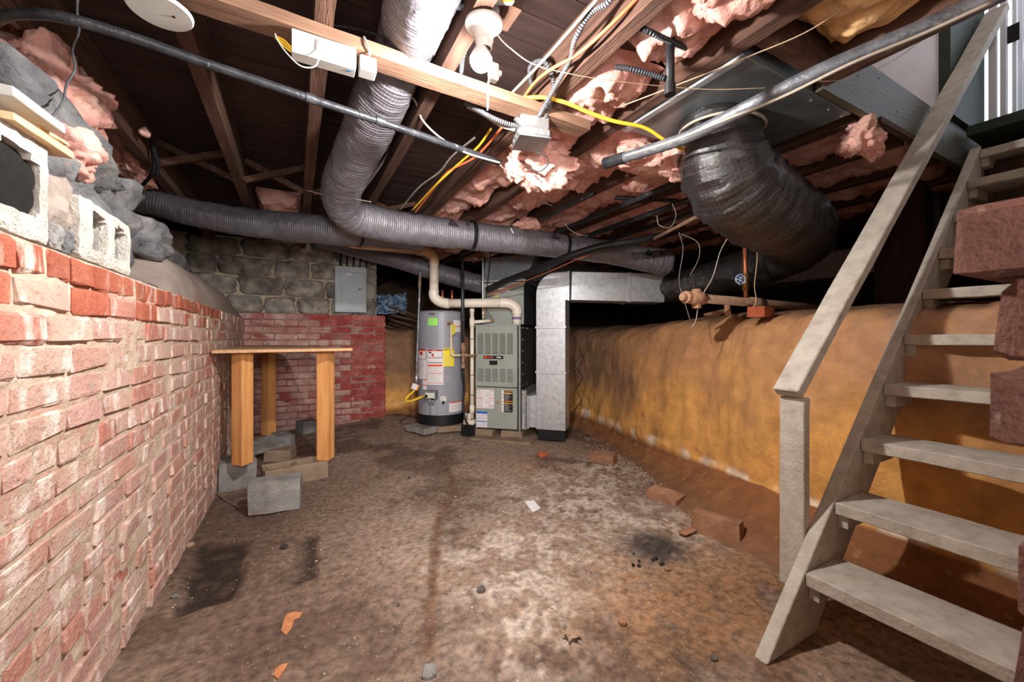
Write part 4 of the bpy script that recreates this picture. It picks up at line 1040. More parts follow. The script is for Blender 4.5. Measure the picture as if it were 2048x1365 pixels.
run('armoured_cable', 'thin ribbed cable hanging by the joist end above the foil duct', 'cable', [W(300,262,2.168),W(308,300,2.168),W(316,330,2.191),W(313,352,2.225)], .011, M['bx_dark'], 10, 10)
run('cable', 'black cable hanging from the joist onto the silver duct end', 'cable', [W(312,300,2.225),W(305,345,2.259),W(284,372,2.282)], .010, M['wire_black'])
run('white_conduit', 'smooth pale cable beside the ribbed one into the junction box', 'cable', [W(935,213,1.712),W(965,228,1.712),W(1000,250,1.723),W(1030,260,1.734)], .008, M['wire_white'])
run('orange_cable', 'orange cable running along the joist past the lamp', 'cable', [W(1300,-30,1.175),W(1230,42,1.255),W(1160,105,1.369),W(1100,140,1.483),W(1070,165,1.575),W(1048,194,1.666)], .006, M['wire_orange'])
run('orange_cable', 'orange cable between the joists beyond the wood strip', 'cable', [W(1006,252,1.848),W(975,290,1.997),W(945,318,2.122),W(895,345,2.259),W(862,385,2.453),W(830,425,2.681)], .006, M['wire_orange'])
run('yellow_cable', 'bright yellow flat cable sagging past the junction box to the grey pipe', 'cable', [W(1045,196,1.643),W(1085,195,1.632),W(1130,205,1.632),W(1180,226,1.654),W(1230,243,1.677),W(1290,256,1.712),W(1335,284,1.757),W(1385,308,1.803)], .0075, M['wire_yellow'], 10, 10)
run('yellow_cable', 'yellow cable between the joists beyond the wood strip', 'cable', [W(982,258,1.894),W(955,295,2.031),W(915,330,2.191),W(872,370,2.35),W(825,420,2.624)], .006, M['wire_yellow'])
run('white_cable', 'cream cable sagging from the wood strip to the insulation', 'cable', [W(800,172,1.712),W(830,202,1.734),W(845,240,1.769),W(880,275,1.803),W(930,305,1.826),W(1000,326,1.894)], .0045, M['wire_white'])
run('white_cable', 'thin cream cable drooping below the junction box towards the foil duct', 'cable', [W(1000,330,1.94),W(1030,362,2.111),W(1065,395,2.282),W(1105,412,2.51)], .003, M['wire_white'])
run('white_cable', 'cream cable along the joist left of the orange and yellow ones', 'cable', [W(950,275,2.031),W(905,312,2.168),W(878,345,2.282),W(838,375,2.419),W(800,420,2.624)], .0055, M['wire_grey'])
run('white_cable', 'cream cable along the upper joist beside the ribbed cable', 'cable', [W(1200,-8,1.198),W(1130,72,1.312),W(1080,128,1.449),W(1020,190,1.654)], .005, M['wire_white'])
run('cloth_cable', 'old cloth cable beside the foil duct in the joist bay', 'cable', [W(920,-10,1.232),W(895,45,1.301),W(865,110,1.438)], .007, M['wire_grey'])
run('cloth_cable', 'old cloth cable hanging behind the foil duct below the wood strip', 'cable', [W(806,200,1.997),W(795,245,2.111),W(782,290,2.225),W(765,325,2.339),W(735,370,2.51)], .006, M['wire_grey'])
run('black_wire', 'black wire draped over the foil duct above the wood strip', 'wire', [W(640,48,1.392),W(700,55,1.369),W(760,72,1.346),W(810,95,1.369),W(852,122,1.483)], .004, M['wire_black'])
run('blue_grey_wire', 'thin wavy blue grey wire hanging down over the stone wall', 'wire', [W(156,-25,1.107),W(155,30,1.141),W(158,62,1.164),W(146,100,1.187),W(150,138,1.17),W(133,170,1.13),W(126,203,1.08),W(103,236,.99),W(82,268,.93)], .0028, M['greypipe'])
run('joist_cord', 'thin pale cord stretched under the joists in front of the kraft paper', 'string', [W(1735,-20,1.198),W(1620,60,1.278),W(1500,112,1.36),W(1380,160,1.47),W(1250,210,1.654)], .0022, M['cordtan'])
# steel junction box
jb = thing('steel_junction_box', 'square steel junction box with round knockouts under the insulation', 'junction box', W(1060,300,1.734))
jc = W(1062,272,1.746); JM = Matrix.Translation((jc.x, jc.y, 1.88)) @ Matrix.Scale(1.14, 4) @ Matrix.Rotation(-.25, 4, 'Z')
obj('upper_box', MB().bb(-.056,.056,-.056,.056,-.002,.045,JM), M['steel_b'], jb, bevel=.006)
obj('extension_ring', MB().bb(-.060,.060,-.060,.060,-.034,-.003,JM), M['steel'], jb, bevel=.008)
obj('cover', MB().bb(-.062,.062,-.062,.062,-.039,-.0345,JM), M['steel'], jb, bevel=.002)
for k in range(3):
    obj('knockout', MB().lathe([(.0105,0),(.0105,.0015)], 16, JM @ Matrix.Translation((-.036+.036*k,-.0598,-.018)) @ Matrix.Rotation(PI/2,4,'X')), M['steel_b'], jb)
    obj('knockout', MB().lathe([(.0105,0),(.0105,.0015)], 16, JM @ Matrix.Translation((-.0598,-.036+.036*k,-.018)) @ Matrix.Rotation(-PI/2,4,'Y')), M['steel_b'], jb)
for (x, y) in ((-.052,-.03),(-.052,.02),(.0,.052),(.036,.05)): obj('clamp', MB().cyl(JM @ V(x,y,.02), JM @ V(x*1.35,y*1.35,.03), .012, seg=10), M['steel_b'], jb)
run('black_loop', 'loop of black cable hanging under the steel junction box', 'cable', [W(1072,306,1.769),W(1092,312,1.769),W(1096,328,1.78),W(1080,343,1.791),W(1060,338,1.803),W(1040,322,1.826)], .003, M['wire_black'])
# pipes running back under the far ceiling
for lab, X, y0, y1, z, r in (('dark pipe under the far pink insulation nearest the foil duct',1.666,2.0,4.9,1.913,.018),('dark pipe under the far insulation beside its twin',1.985,1.62,5.0,1.913,.019),('long dark pipe beneath the far joists behind the black duct',2.26,1.48,5.2,1.896,.02),('thin dark pipe beneath the rearmost insulation',2.58,1.83,5.4,1.913,.016)):
    run('ceiling_pipe', lab, 'pipe', [(X,y0,z),(X-.01,(y0+y1)/2,z-.012),(X,y1,z)], r, M['blackpipe'], 4, 10)
run('cross_pipe', 'black pipe running crosswise below the insulation behind the black duct', 'pipe', [W(1225,322,2.168),W(1300,332,2.225),W(1390,345,2.282),W(1420,352,2.339)], .017, M['blackpipe'], 5, 10)
run('cross_pipe', 'lower dark crosswise pipe behind the big black duct', 'pipe', [W(1230,396,2.853),W(1320,400,2.853),W(1420,409,2.853)], .014, M['blackpipe'], 5, 10)
wp = thing('white_pipe', 'slanting pale pipe with elbow under the big black duct', 'pipe', W(1360,452,2.624))
obj('pipe', MB().tube([W(1285,490,3.138), W(1412,424,2.453)], .012, 12), M['iron'], wp, sm=True); obj('elbow', MB().tube(spline([W(1400,428,2.465),W(1414,420,2.419),W(1418,405,2.419)],5), .026, 12), M['pvc_tan'], wp, sm=True)
o = obj('clay_cap', MB().rock(W(1458,460,2.624), (.055,.055,.085), 3, 3, .12), M['rust_brown'], sm=True); tag(o, 'rusty bulbous pipe cap hanging below the black duct', 'pipe cap')
# hanging wires over the bank
hang = [('grey wire hanging nearest the metal duct down to the earth bank',[(1358,465,2.5),(1366,500,2.5),(1358,560,2.5),(1368,600,2.48),(1380,640,2.46)],'wire_grey'),
        ('grey wire bowing out in front of the black duct',[(1362,468,2.45),(1395,485,2.4),(1398,515,2.4),(1380,552,2.42)],'wire_grey'),
        ('tan wire hanging from the pipe cap to the bank',[(1456,475,2.3),(1440,505,2.32),(1425,555,2.34),(1400,600,2.36),(1392,640,2.38),(1384,655,2.38)],'wire_white'),
        ('pinkish wire hanging beside the copper riser',[(1513,475,2.45),(1514,520,2.45),(1509,570,2.45),(1512,600,2.45),(1505,617,2.45)],'cordtan'),
        ('curled grey wire hanging below the far insulation',[(1345,408,2.3),(1352,432,2.3),(1340,455,2.3),(1318,450,2.3),(1314,432,2.3)],'wire_grey'),
        ('cream wire drooping over the end of the silver duct',[(1130,448,2.5),(1140,460,2.6),(1160,470,2.7),(1176,472,2.8)],'wire_white')]
for lab, l, m in hang: run('hanging_wire', lab, 'wire', [W(*p) for p in l], .0028, M[m])

# ================================================================== FLEXIBLE DUCTS
def flex(name, label, pts, r, m, seed=0, wr=.05, ring=.012, n=22, seg=36):
    P = spline([p[0] if isinstance(p, tuple) else p for p in pts], n)
    rr = []
    k = len(pts)-1
    for i in range(len(P)):
        t = i/n; a = min(int(t), k-1); f = t-a; rr.append(r[a]+(r[min(a+1,k)]-r[a])*f)
    def disp(i, L, t):
        q = V(math.cos(t)*1.6, math.sin(t)*1.6, L*9+seed)
        d = rr[i]*(wr*noise.noise(q) + wr*.9*noise.noise(V(math.cos(t)*3+L*6, math.sin(t)*3, L*26+seed)))
        return d + rr[i]*ring*math.sin(L*2*PI/.045)
    root = thing(name, label, 'duct', P[len(P)//2])
    mb = MB().tube(P, rr, seg, disp); obj('duct_jacket', mb, m, root, sm=True, nrm=False)
    return root, P, rr
fa, PA, RA = flex('flexible_duct', 'grey foil flexible duct coming down the joist bay and turning along to the furnace',
    [G(862,-60,2.05),G(840,0,2.05),G(806,100,2.068),W(779,160,1.62),W(752,220,1.76),W(708,320,2.06),W(683,385,2.34),W(700,428,2.53),W(770,450,2.69),W(860,463,2.875),W(960,474,3.06),W(1050,484,3.2),W(1130,494,3.31),W(1210,504,3.4),W(1285,518,3.47),W(1335,526,3.51)],
    [.104,.104,.097,.104,.109,.109,.109,.109,.109,.107,.105,.103,.097,.094,.103,.112,.097], M['flex_grey'], 1)
fb_, PB, RB = flex('flexible_duct', 'grey foil flexible duct crossing from the stone wall behind the table',
    [W(225,392,2.62),W(300,404,2.70),W(380,424,2.82),W(480,443,2.95),W(600,456,3.0),W(690,463,3.02),W(760,470,3.2),W(840,478,3.5)], [.080,.084,.092,.102,.106,.104,.10,.098], M['flex_grey'], 5)
fc_, PC, RC = flex('flexible_duct', 'dim grey flexible duct in shadow above the electric panel leading to the plenum',
    [W(640,478,4.2),W(720,500,4.25),W(800,522,4.3),W(890,550,4.38),W(950,566,4.38),W(985,572,4.36)], [.09,.09,.092,.098,.1,.1], M['flex_grey'], 9)
fd_, PD, RD = flex('flexible_duct', 'large shiny black flexible duct curling down from the metal box near the stairs',
    [V(1.632,1.158,1.985),W(1441,262,1.79),W(1446,320,1.80),W(1478,380,1.87),W(1545,428,2.08),W(1592,458,2.36),W(1592,490,2.72),W(1530,524,3.1),W(1450,550,3.45),W(1385,568,3.65),W(1326,578,3.84)],
    [.131,.137,.18,.196,.196,.188,.18,.168,.152,.142,.135], M['flex_black'], 3, .085, .010, 22, 48)
obj('start_collar', MB().tube([V(1.632,1.158,1.963), V(1.632,1.157,1.915)], .139, 32), M['flex_black'], fd_, sm=True)
obj('tie_strap', MB().tube([W(1441,262,1.79)+V(.171*math.cos(t),.171*math.sin(t),.01*math.sin(t)) for t in [2*PI*k/32 for k in range(33)]], .006, 6), M['wire_white'], fd_, sm=True)
def at_px(P, u):
    best = 0; bd_ = 1e9
    for i, p in enumerate(P):
        x = CS*p.x-SN*p.y; d = SN*p.x+CS*p.y
        if d > .2 and abs(CX+F*x/d-u) < bd_ and p.z < 1.86: bd_ = abs(CX+F*x/d-u); best = i
    return best
def band(root, P, rr, u, w, m, name='strap'):
    i = at_px(P, u); t = (P[i+1]-P[i-1]).normalized(); return obj(name, MB().tube([P[i]-t*w/2, P[i]+t*w/2], rr[i]*1.075, 36, capend=False), m, root, sm=True, nrm=False)
band(fa, PA, RA, 944, .030, M['tape']); band(fa, PA, RA, 1131, .026, M['tape']); band(fb_, PB, RB, 716, .02, M['tape'])
def on_duct(root, P, rr, u, el, vs, fs, m, name, off=.006):
    """wrap flat shapes onto the duct's flank: el = angle above the horizontal facing the room"""
    i = at_px(P, u); t = (P[min(i+2,len(P)-1)]-P[i-2]).normalized()
    if t.x*CS-t.y*SN < 0: t = -t
    out = (V(0,0,H)-P[i]); out = (out - t*out.dot(t)); out.z = 0; out = (out - t*out.dot(t)).normalized(); up = t.cross(out); up = up if up.z > 0 else -up
    mb = MB(); r = rr[i]*1.055+off*.4
    mb.add([P[i] + t*v[0] + (out*math.cos(el+v[1]/r) + up*math.sin(el+v[1]/r))*r for v in vs], fs); return obj(name, mb, m, root, nrm=False)
def tri_logo(root, P, rr, u, el, s=.038):
    o = (0, s), (-s, -s*.7), (s, -s*.7); k = .55
    inn = [(x*k, y*k-s*.02) for x, y in o]
    on_duct(root, P, rr, u, el, list(o)+inn, [(0,1,4,3),(1,2,5,4),(2,0,3,5)], M['print'], 'triangle_mark')
    vs = []; fs = []
    for j in range(16):
        a = 2*PI*j/16; vs += [(.36*s*math.cos(a), .36*s*math.sin(a)-.1*s), (.22*s*math.cos(a), .22*s*math.sin(a)-.1*s)]
    fs = [(2*j, (2*j+2) % 32, (2*j+3) % 32, 2*j+1) for j in range(16)]
    on_duct(root, P, rr, u, el, vs, fs, M['print'], 'ring_mark', .009)
    on_duct(root, P, rr, u, el, [(-s*1.1,-s*.95),(s*1.1,-s*.95),(s*1.1,-s*.82),(-s*1.1,-s*.82)], [(0,1,2,3)], M['print'], 'underline_mark')
for u, el in ((896, .55), (1101, .55), (1284, .35)):
    tri_logo(fa, PA, RA, u, el)
    vs, fs = text_geo('6"', .051, 'CENTER', .0008); on_duct(fa, PA, RA, u+34 if u < 1200 else u+25, el, vs, fs, M['print'], 'size_lettering')
on_duct(fa, PA, RA, 1013, .4, [(-.012,.028),(.002,-.02),(.014,-.016),(0,.032)], [(0,1,2,3)], M['paper'], 'paper_tag')
tri_logo(fd_, PD, RD, 1447, .1, .02)
run('duct_nail', 'long thin nail sticking out beside the foil duct bend', 'nail', [W(612,380,2.3),W(640,388,2.3),W(668,397,2.3)], .0035, M['steel_b'])
run('duct_nail', 'short nail poking out on the near side of the foil duct bend', 'nail', [W(706,398,2.25),W(725,401,2.25),W(742,404,2.25)], .0035, M['steel_b'])

# sheet metal box that the black duct hangs from
rb = thing('return_air_box', 'flat galvanised sheet metal box between joists above the black duct', 'duct box', (1.7,1.1,1.965))
obj('box', MB().bb(1.346, 2.12, .84, 1.40, 1.965, 2.16), M['galv_dull'], rb, bevel=.003)
obj('corner_flange', MB().bb(1.34, 1.368, .85, 1.405, 1.957, 1.966), M['galv'], rb)
for x in (1.85,1.99,2.1): obj('screw', MB().cyl((x,.87,1.966),(x,.87,1.960),.005,seg=8), M['steel_b'], rb)
tk = thing('far_trunk_duct', 'galvanised trunk duct far back in the crawl space behind the black duct', 'duct', (4.2,2.2,1.53))
obj('duct_box', MB().bb(4.2,4.6,.9,3.7,1.535,1.765), M['galv'], tk, bevel=.004)
for y in (1.45,2.05,2.9): obj('seam', MB().bb(4.185,4.61,y,y+.03,1.525,1.775), M['galv'], tk)
for y in (1.0,3.5): obj('hanger_strap', MB().bb(4.19,4.195,y,y+.03,1.535,2.16), M['galv'], tk)
o = obj('support_post', MB().bb(3.55,3.80,1.02,1.28,1.15,1.96), M['postwood'], bevel=.006); tag(o, 'dark brown wooden post in the crawl space behind the stairs', 'post')

# ================================================================== INSULATION
def batt(label, x0, x1, y0, y1, zb, amp=.035, seed=0, m='pink', sag=.03, name='insulation_batt', res=.015, cat='insulation', ztop=2.160, crink=0):
    nx, ny = max(4, int((x1-x0)/res)), max(4, int((y1-y0)/res)); mb = MB()
    def f(s, t):
        x = x0+(x1-x0)*s; y = y0+(y1-y0)*t
        e = min(s, 1-s)*(x1-x0); e2 = min(t, 1-t)*(y1-y0)
        edge = smooth(0, .05, e)*smooth(0, .06, e2)
        n = fbm(V(x*5+seed, y*5, seed), 5, .7)
        if crink: n = abs(noise.noise(V(x*9+seed, y*5, 1)))*1.6-.5+.5*abs(noise.noise(V(x*22, y*14, seed)))
        r_ = abs(noise.noise(V(x*7, y*3.5+seed, seed*2)))
        z = zb - sag*math.sin(s*PI)*.8 - amp*n*1.1 + amp*1.2*(.35-r_) + (0 if crink else amp*.55*(.3-abs(noise.noise(V(x*21, y*15, seed))))+amp*.22*noise.noise(V(x*55, y*55, seed)))
        jx = .012*noise.noise(V(x*14, y*14, seed+5)); jy = .02*noise.noise(V(x*11, y*11, seed+9))
        return (x+jx*edge, y+jy, z*edge + (zb+.07)*(1-edge))
    mb.grid(nx, ny, f)
    mb.bb(x0+.004, x1-.004, y0+.01, y1-.01, max(zb+.075, ztop-.03), ztop)
    o = obj(name, mb, M[m], sm=True, nrm=False, loc=((x0+x1)/2, (y0+y1)/2, zb)); return tag(o, label, cat)
batt('ragged pink fibreglass batt between joists right above the black drain stub', .96, 1.282, -.35, 1.08, 2.01, .048, 1, sag=.034)
batt('pink fibreglass batt between joists next to the yellow cable', .96, 1.282, 1.11, 1.90, 1.987, .05, 2, sag=.04)
batt('pink fibreglass batt in the dim bay above the silver duct', .96, 1.282, 1.94, 4.8, 2.02, .04, 3, sag=.023, res=.022)
batt('tan kraft paper batt crumpled between the joists near the stair opening', 1.342, 1.75, -.3, .75, 2.02, .05, 4, 'kraft', .02, crink=1, res=.012)
batt('dim pink batt between joists behind the metal box', 1.345, 1.75, 1.43, 2.74, 2.0, .045, 5)
batt('dim pink batt far back over the return duct', 1.345, 1.75, 2.8, 5.2, 2.015, .034, 6, res=.022)
k = 0
for x0, x1 in ((1.81,2.21),(2.27,2.66),(2.72,3.12),(3.18,3.57),(3.63,4.03)):
    for (ya, yb, w) in ((.88 if x0 > 2.2 else 1.43, 2.5, 'near the grey header board'), (2.55, 5.0, 'deep in the dark')):
        k += 1; nth = ('first','second','third','fourth','fifth')[(k-1)//2]
        batt('reddish pink batt %s, in the %s bay past the metal box' % (w, nth), x0, x1, ya, yb, 2.005, .045, 20+k, sag=.034, res=.026)
batt('dark pink batt between the joists above the stone wall', -1.09, -.76, .55, 3.3, 2.03, .034, 40, sag=.011)
batt('pink scrap in the joist bay over the silver duct', -.27, .045, 3.65, 4.8, 2.06, .034, 41, sag=.023)
def fluff(mb, s_):
    c = sum((Vector(v) for v in mb.v), Vector())/len(mb.v)
    mb.v = [tuple(Vector(v)+(Vector(v)-c).normalized()*s_*(.16*(.3-abs(noise.noise(Vector(v)*26)))+.07*noise.noise(Vector(v)*70))) for v in mb.v]; return mb
def tuft(label, c, size, seed, lev=5, rough=.5, m='pink', block=.25):
    o = obj('insulation_tuft', fluff(MB().rock(c, size, seed, lev, rough, block), min(size)), M[m], sm=True); return tag(o, label, 'insulation')
tuft('big bright pink insulation clump wedged beside the grey lump of concrete', onX(105,195,-.74), (.22,.42,.26), 1)
tuft('pink insulation wad stuffed between the boulders and the shims', onX(118,300,-.60), (.16,.24,.13), 2)
tuft('pink insulation strip on top of the stone wall under the joist', onX(262,325,-.86), (.20,.62,.18), 3)
tuft('brownish pink wad at the end of the stone wall by the cable', onX(296,375,-.92), (.18,.4,.14), 4)
tuft('tiny pink tuft caught on the joist edge', W(290,265,1.997), (0.04,0.04,0.04), 5, 3)
tuft('fluffy pink clump hanging at the corner of the header board', W(1722,272,1.848), (0.183,0.137,0.171), 6, 5, .5)
tuft('torn pink sheet hanging below the steel junction box', W(1085,325,2.054), (0.297,0.228,0.228), 7, 5, .55, 'pink', .5)
tuft('ragged pink scrap hanging left of the junction box', W(1032,340,2.008), (0.103,0.08,0.097), 8, 4, .5)
tuft('small pink wad lying on the silver duct', W(1055,452,3.172), (0.183,0.16,0.091), 9, 4, .5)
tuft('torn pink scrap caught behind the grey pipe end', W(1290,318,2.111), (0.319,0.16,0.137), 10, 5, .6)
tuft('pink scrap beside the top of the black duct', W(1355,330,1.963), (0.16,0.114,0.137), 11, 4, .6)

# ================================================================== ON TOP OF THE WALL ON THE PAINTED BRICK SIDE
def holed(name, label, y0, y1, z0, z1, xf, depth, holes, m, seed=0, cat='concrete block', fill=None):
    """block with cells facing the room: holes = (ya, yb, za, zb)"""
    ny, nz_ = int((y1-y0)/.0105), int((z1-z0)/.0105); dy, dz = (y1-y0)/ny, (z1-z0)/nz_
    def inside(y, z):
        for ya, yb, za, zb in holes:
            cy, cz, hy, hz_ = (ya+yb)/2, (za+zb)/2, (yb-ya)/2, (zb-za)/2
            if abs((y-cy)/hy)**4.5 + abs((z-cz)/hz_)**4.5 < 1: return True
        return False
    keep = [[not inside(y0+(i+.5)*dy, z0+(j+.5)*dz) for j in range(nz_)] for i in range(ny)]
    mb = MB(); vs = []; idx = {}
    def vert(i, j, b):
        if (i, j, b) not in idx:
            e = (i in (0, ny)) + (j in (0, nz_))
            n = noise.noise_vector(V(i*.31+seed, j*.31, b*2))*.004
            y = y0+i*dy; z = z0+j*dz
            if e == 2: y += (.006 if i == 0 else -.006); z += (.006 if j == 0 else -.006)
            idx[(i, j, b)] = len(vs); vs.append((xf - b*depth + n.x*(1 if b == 0 else .5) - (.004 if e and b == 0 else 0), y+n.y, z+n.z))
        return idx[(i, j, b)]
    fs = []
    for i in range(ny):
        for j in range(nz_):
            if not keep[i][j]: continue
            fs.append((vert(i,j,0), vert(i+1,j,0), vert(i+1,j+1,0), vert(i,j+1,0))); fs.append((vert(i,j,1), vert(i,j+1,1), vert(i+1,j+1,1), vert(i+1,j,1)))
            for (di, dj, a, b) in ((-1,0,(i,j),(i,j+1)),(1,0,(i+1,j+1),(i+1,j)),(0,-1,(i+1,j),(i,j)),(0,1,(i,j+1),(i+1,j+1))):
                ii, jj = i+di, j+dj
                if not (0 <= ii < ny and 0 <= jj < nz_) or not keep[ii][jj]:
                    fs.append((vert(*a,0), vert(*b,0), vert(*b,1), vert(*a,1)))
    mb.add(vs, fs); o = obj(name, mb, m); return tag(o, label, cat)
b1 = holed('hollow_block', 'pale hollow concrete block with a dark open cell, on the brick wall below the shims', .79, 1.205, 1.192, 1.400, -.452, .19, [(.825,.975,1.232,1.352),(1.020,1.165,1.232,1.352)], M['concrete_white'], 3)
b2_ = holed('hollow_block', 'pale hollow block with two small grey-filled cells facing the room', 1.345, 1.685, 1.192, 1.345, -.452, .17, [(1.405,1.505,1.222,1.325),(1.545,1.645,1.222,1.318)], M['concrete_white'], 8)
for (ya, yb, za, zb) in ((.818,.982,1.224,1.360),(1.012,1.172,1.224,1.360)):  # dark plug set just inside each cell mouth
    obj('cell_plug', MB().rock((-.52,(ya+yb)/2,(za+zb)/2), (.125,yb-ya,zb-za), int(ya*30), 3, .10, .9), M['cell_dark'], b1, label='dark plug filling the block cell')
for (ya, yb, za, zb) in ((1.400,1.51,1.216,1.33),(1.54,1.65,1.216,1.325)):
    obj('cell_back', MB().bb(-.57,-.56,ya,yb,za,zb), M['cell_dark'], b2_)
for (ya, yb, za, zb) in ((1.400,1.510,1.216,1.296),(1.540,1.650,1.216,1.290)):
    obj('cell_fill', MB().rock((-.535,(ya+yb)/2,(za+zb)/2), (.13,yb-ya,zb-za), int(ya*10), 3, .06, .93), M['concrete'], b2_, label='grey mortar filling the cell')
def rock(label, c, size, seed, m='stone', block=.6, lev=3, rough=.22, name='loose_stone', cat='stone'):
    return tag(obj(name, MB().rock(c, size, seed, lev, rough, block), M[m], sm=False), label, cat)
rock('pinkish flat stone wedged between the two hollow blocks', (-.515,1.285,1.305), (.10,.14,.12), 4, 'parge', .8)
rock('small pale stone under the flat one between the blocks', (-.49,1.245,1.222), (.07,.085,.06), 5, 'concrete', .7)
rock('dark stone chip resting on the brick beside the hollow blocks', (-.50,1.312,1.220), (.08,.06,.055), 6, 'stone', .7)
rock('grey pitted lump of concrete propped above the shims', (-.60,1.00,1.585), (.20,.28,.25), 7, 'concrete', .72, 4, .2, 'concrete_lump', 'concrete')
o = obj('white_board', MB().bar(onX(-60,165,-.475), onX(63,248,-.475), .10, .018, n=4, jit=.001), M['plastic_white'], bevel=.002); tag(o, 'white painted board sticking out under the grey concrete lump', 'board')
o = obj('wood_shim', MB().bar(onX(-50,215,-.48)+V(0,0,-.002), onX(92,302,-.48)+V(0,0,-.002), .09, .014, n=4, jit=.0015), M['shim'], bevel=.001); tag(o, 'longer pale wood shim lying on the hollow block', 'shim')
o = obj('wood_shim', MB().bar(onX(30,250,-.485)+V(0,0,.004), onX(95,290,-.485)+V(0,0,.008), .07, .008, n=3, jit=.001), M['shim'], bevel=.001); tag(o, 'short thin wood shim stacked on the longer one', 'shim')
o = obj('white_strip', MB().bar((-.55,1.20,1.372), (-.53,1.45,1.352), .05, .010), M['plastic_white'], bevel=.001); tag(o, 'narrow white strip lying behind the pinkish stone', 'strip')

# ================================================================== ELECTRIC PANEL
a, b = onY(670,531,4.88), onY(733,626,4.88)
ep = thing('electric_panel', 'grey electrical breaker panel standing on the red brick wall', 'electric panel', ((a.x+b.x)/2, 4.93, b.z))
px0, px1, pz0, pz1 = a.x, b.x, b.z, a.z
obj('box', MB().bb(px0+.01, px1-.01, 4.895, 4.975, pz0, pz1-.005), M['panelgrey'], ep, bevel=.003)
obj('trim_plate', MB().bb(px0, px1, 4.885, 4.895, pz0, pz1), M['panelgrey'], ep, bevel=.004)
dr = obj('door', MB().bb(px0+.045, px1-.03, 4.874, 4.885, pz0+.055, pz1-.065), M['panelgrey'], ep, bevel=.004)
obj('latch', MB().bb(px1-.115, px1-.055, 4.870, 4.874, (pz0+pz1)/2-.015, (pz0+pz1)/2+.02), M['steel'], dr, bevel=.002)
obj('latch_slot', MB().bb(px1-.095, px1-.06, 4.868, 4.8705, (pz0+pz1)/2-.003, (pz0+pz1)/2+.008), M['plastic_dark'], dr)
obj('maker_plate', MB().bb(px0+.11, px0+.17, 4.872, 4.874, pz1-.10, pz1-.08), M['paper'], dr)
obj('door_groove', MB().bb(px0+.036, px0+.0445, 4.883, 4.8855, pz0+.05, pz1-.06), M['steel'], ep); obj('door_groove', MB().bb(px1-.0295, px1-.022, 4.883, 4.8855, pz0+.05, pz1-.06), M['steel'], ep)
obj('door_groove', MB().bb(px0+.036, px1-.022, 4.883, 4.8855, pz0+.047, pz0+.0545), M['steel'], ep); obj('door_groove', MB().bb(px0+.036, px1-.022, 4.883, 4.8855, pz1-.0645, pz1-.057), M['steel'], ep)
for k in range(5):
    x = px0+.06+.07*k; run('panel_cable', 'dark cable rising from the electric panel, number %s from the stone side' % ('one','two','three','four','five')[k], 'cable', [(x,4.95,pz1),(x+.005,4.95,pz1+.1),(x+.02,4.96,2.1)], .010, M['wire_black'], 4)

# ================================================================== WORK TABLE AND BLOCKS
tb = thing('corner_table', 'three-legged table with a triangular chipboard top and pine post legs, on concrete blocks', 'table', (-.1,3.4,.15))
TZ = .905
obj('table_top', MB().prism([(-.428,2.90),(.35,2.985),(.36,3.02),(-.02,4.40),(-.10,4.50),(-.428,4.50)], TZ, TZ+.020), M['chipboard'], tb, bevel=.002)
def leg(u, v, z, rot, w=.089):
    p = G(u, v, z); Mx = Matrix.Translation((p.x, p.y, 0)) @ Matrix.Rotation(rot, 4, 'Z')
    l = obj('leg', MB().bb(-.045,.045,-.002,.037,z,TZ-.001,Mx), M['pine'], tb, bevel=.002)
    obj('leg_board', MB().bb(-.045,.045,.0378,.076,z+.004,TZ-.001,Mx), M['pine'], l, bevel=.002)
leg(474,932,.195,-.80); leg(645,922,.132,-.62); leg(530,872,.118,-.85)
def place(p, q, dz, size): pass
def blk(label, ua, ub, vb, h, depth, rot, m='concrete', ztilt=(0,0), z0=0, name='concrete_block', cat='concrete block'):
    """front bottom edge runs between two photo pixels on the floor"""
    a, b = G(*ua, z0), G(*ub, z0); d = (b-a); L_ = d.length; r = math.atan2(d.y, d.x); n = V(-d.y, d.x, 0).normalized()
    c = (a+b)/2 + n*depth/2; return block(name, label, (c.x, c.y, z0+h/2+.002), (L_, depth, h), M[m], r, ztilt, cat=cat)
blk('broken grey concrete block with a ragged edge lying nearest the photographer', (494,1035), (600,1021), 0, .182, .12, 0)
blk('grey concrete block under the table leg beside the painted brick wall', (437,990), (514,974), 0, .19, .20, 0)
# hollow block lying open side up
a, b = G(530,984), G(657,958); d = (b-a).normalized(); n_ = V(-d.y, d.x, 0)
hb = thing('hollow_block', 'dusty hollow concrete block lying on its side under the table leg away from the wall', 'concrete block', a+(b-a)/2)
HB = frame((a.x, a.y, .003), d); L_ = (b-a).length
obj('face_shell', MB().bb(0, L_, 0, .035, 0, .127, HB), M['concrete_tan'], hb, bevel=.008, segs=2); obj('face_shell', MB().bb(0, L_, .155, .19, 0, .127, HB), M['concrete_tan'], hb, bevel=.008, segs=2)
for x in (.0, L_/2-.018, L_-.036): obj('web', MB().bb(x+.001, x+.035, .034, .156, 0, .112, HB), M['concrete_tan'], hb, bevel=.004)
q = G(516,905,.08); block('broken_slab', 'thin broken slab leaning over the rubble under the table', (q.x,q.y,.125), (.34,.20,.03), M['concrete'], .5, (.25,-.12), cat='slab')
q = G(565,893,.05); block('concrete_block', 'low grey block end behind the leaning slab', (q.x,q.y+.1,.075), (.15,.22,.14), M['concrete'], .2)
q = G(548,905,.05); block('concrete_block', 'dusty flat block on the rubble between the table legs', (q.x+.05,q.y-.10,.055), (.20,.16,.10), M['concrete_tan'], -.3)
q = G(615,868,.03); block('concrete_block', 'small pale block standing alone against the red brick wall', (q.x,q.y+.1,.085), (.16,.16,.13), M['concrete'], .45)
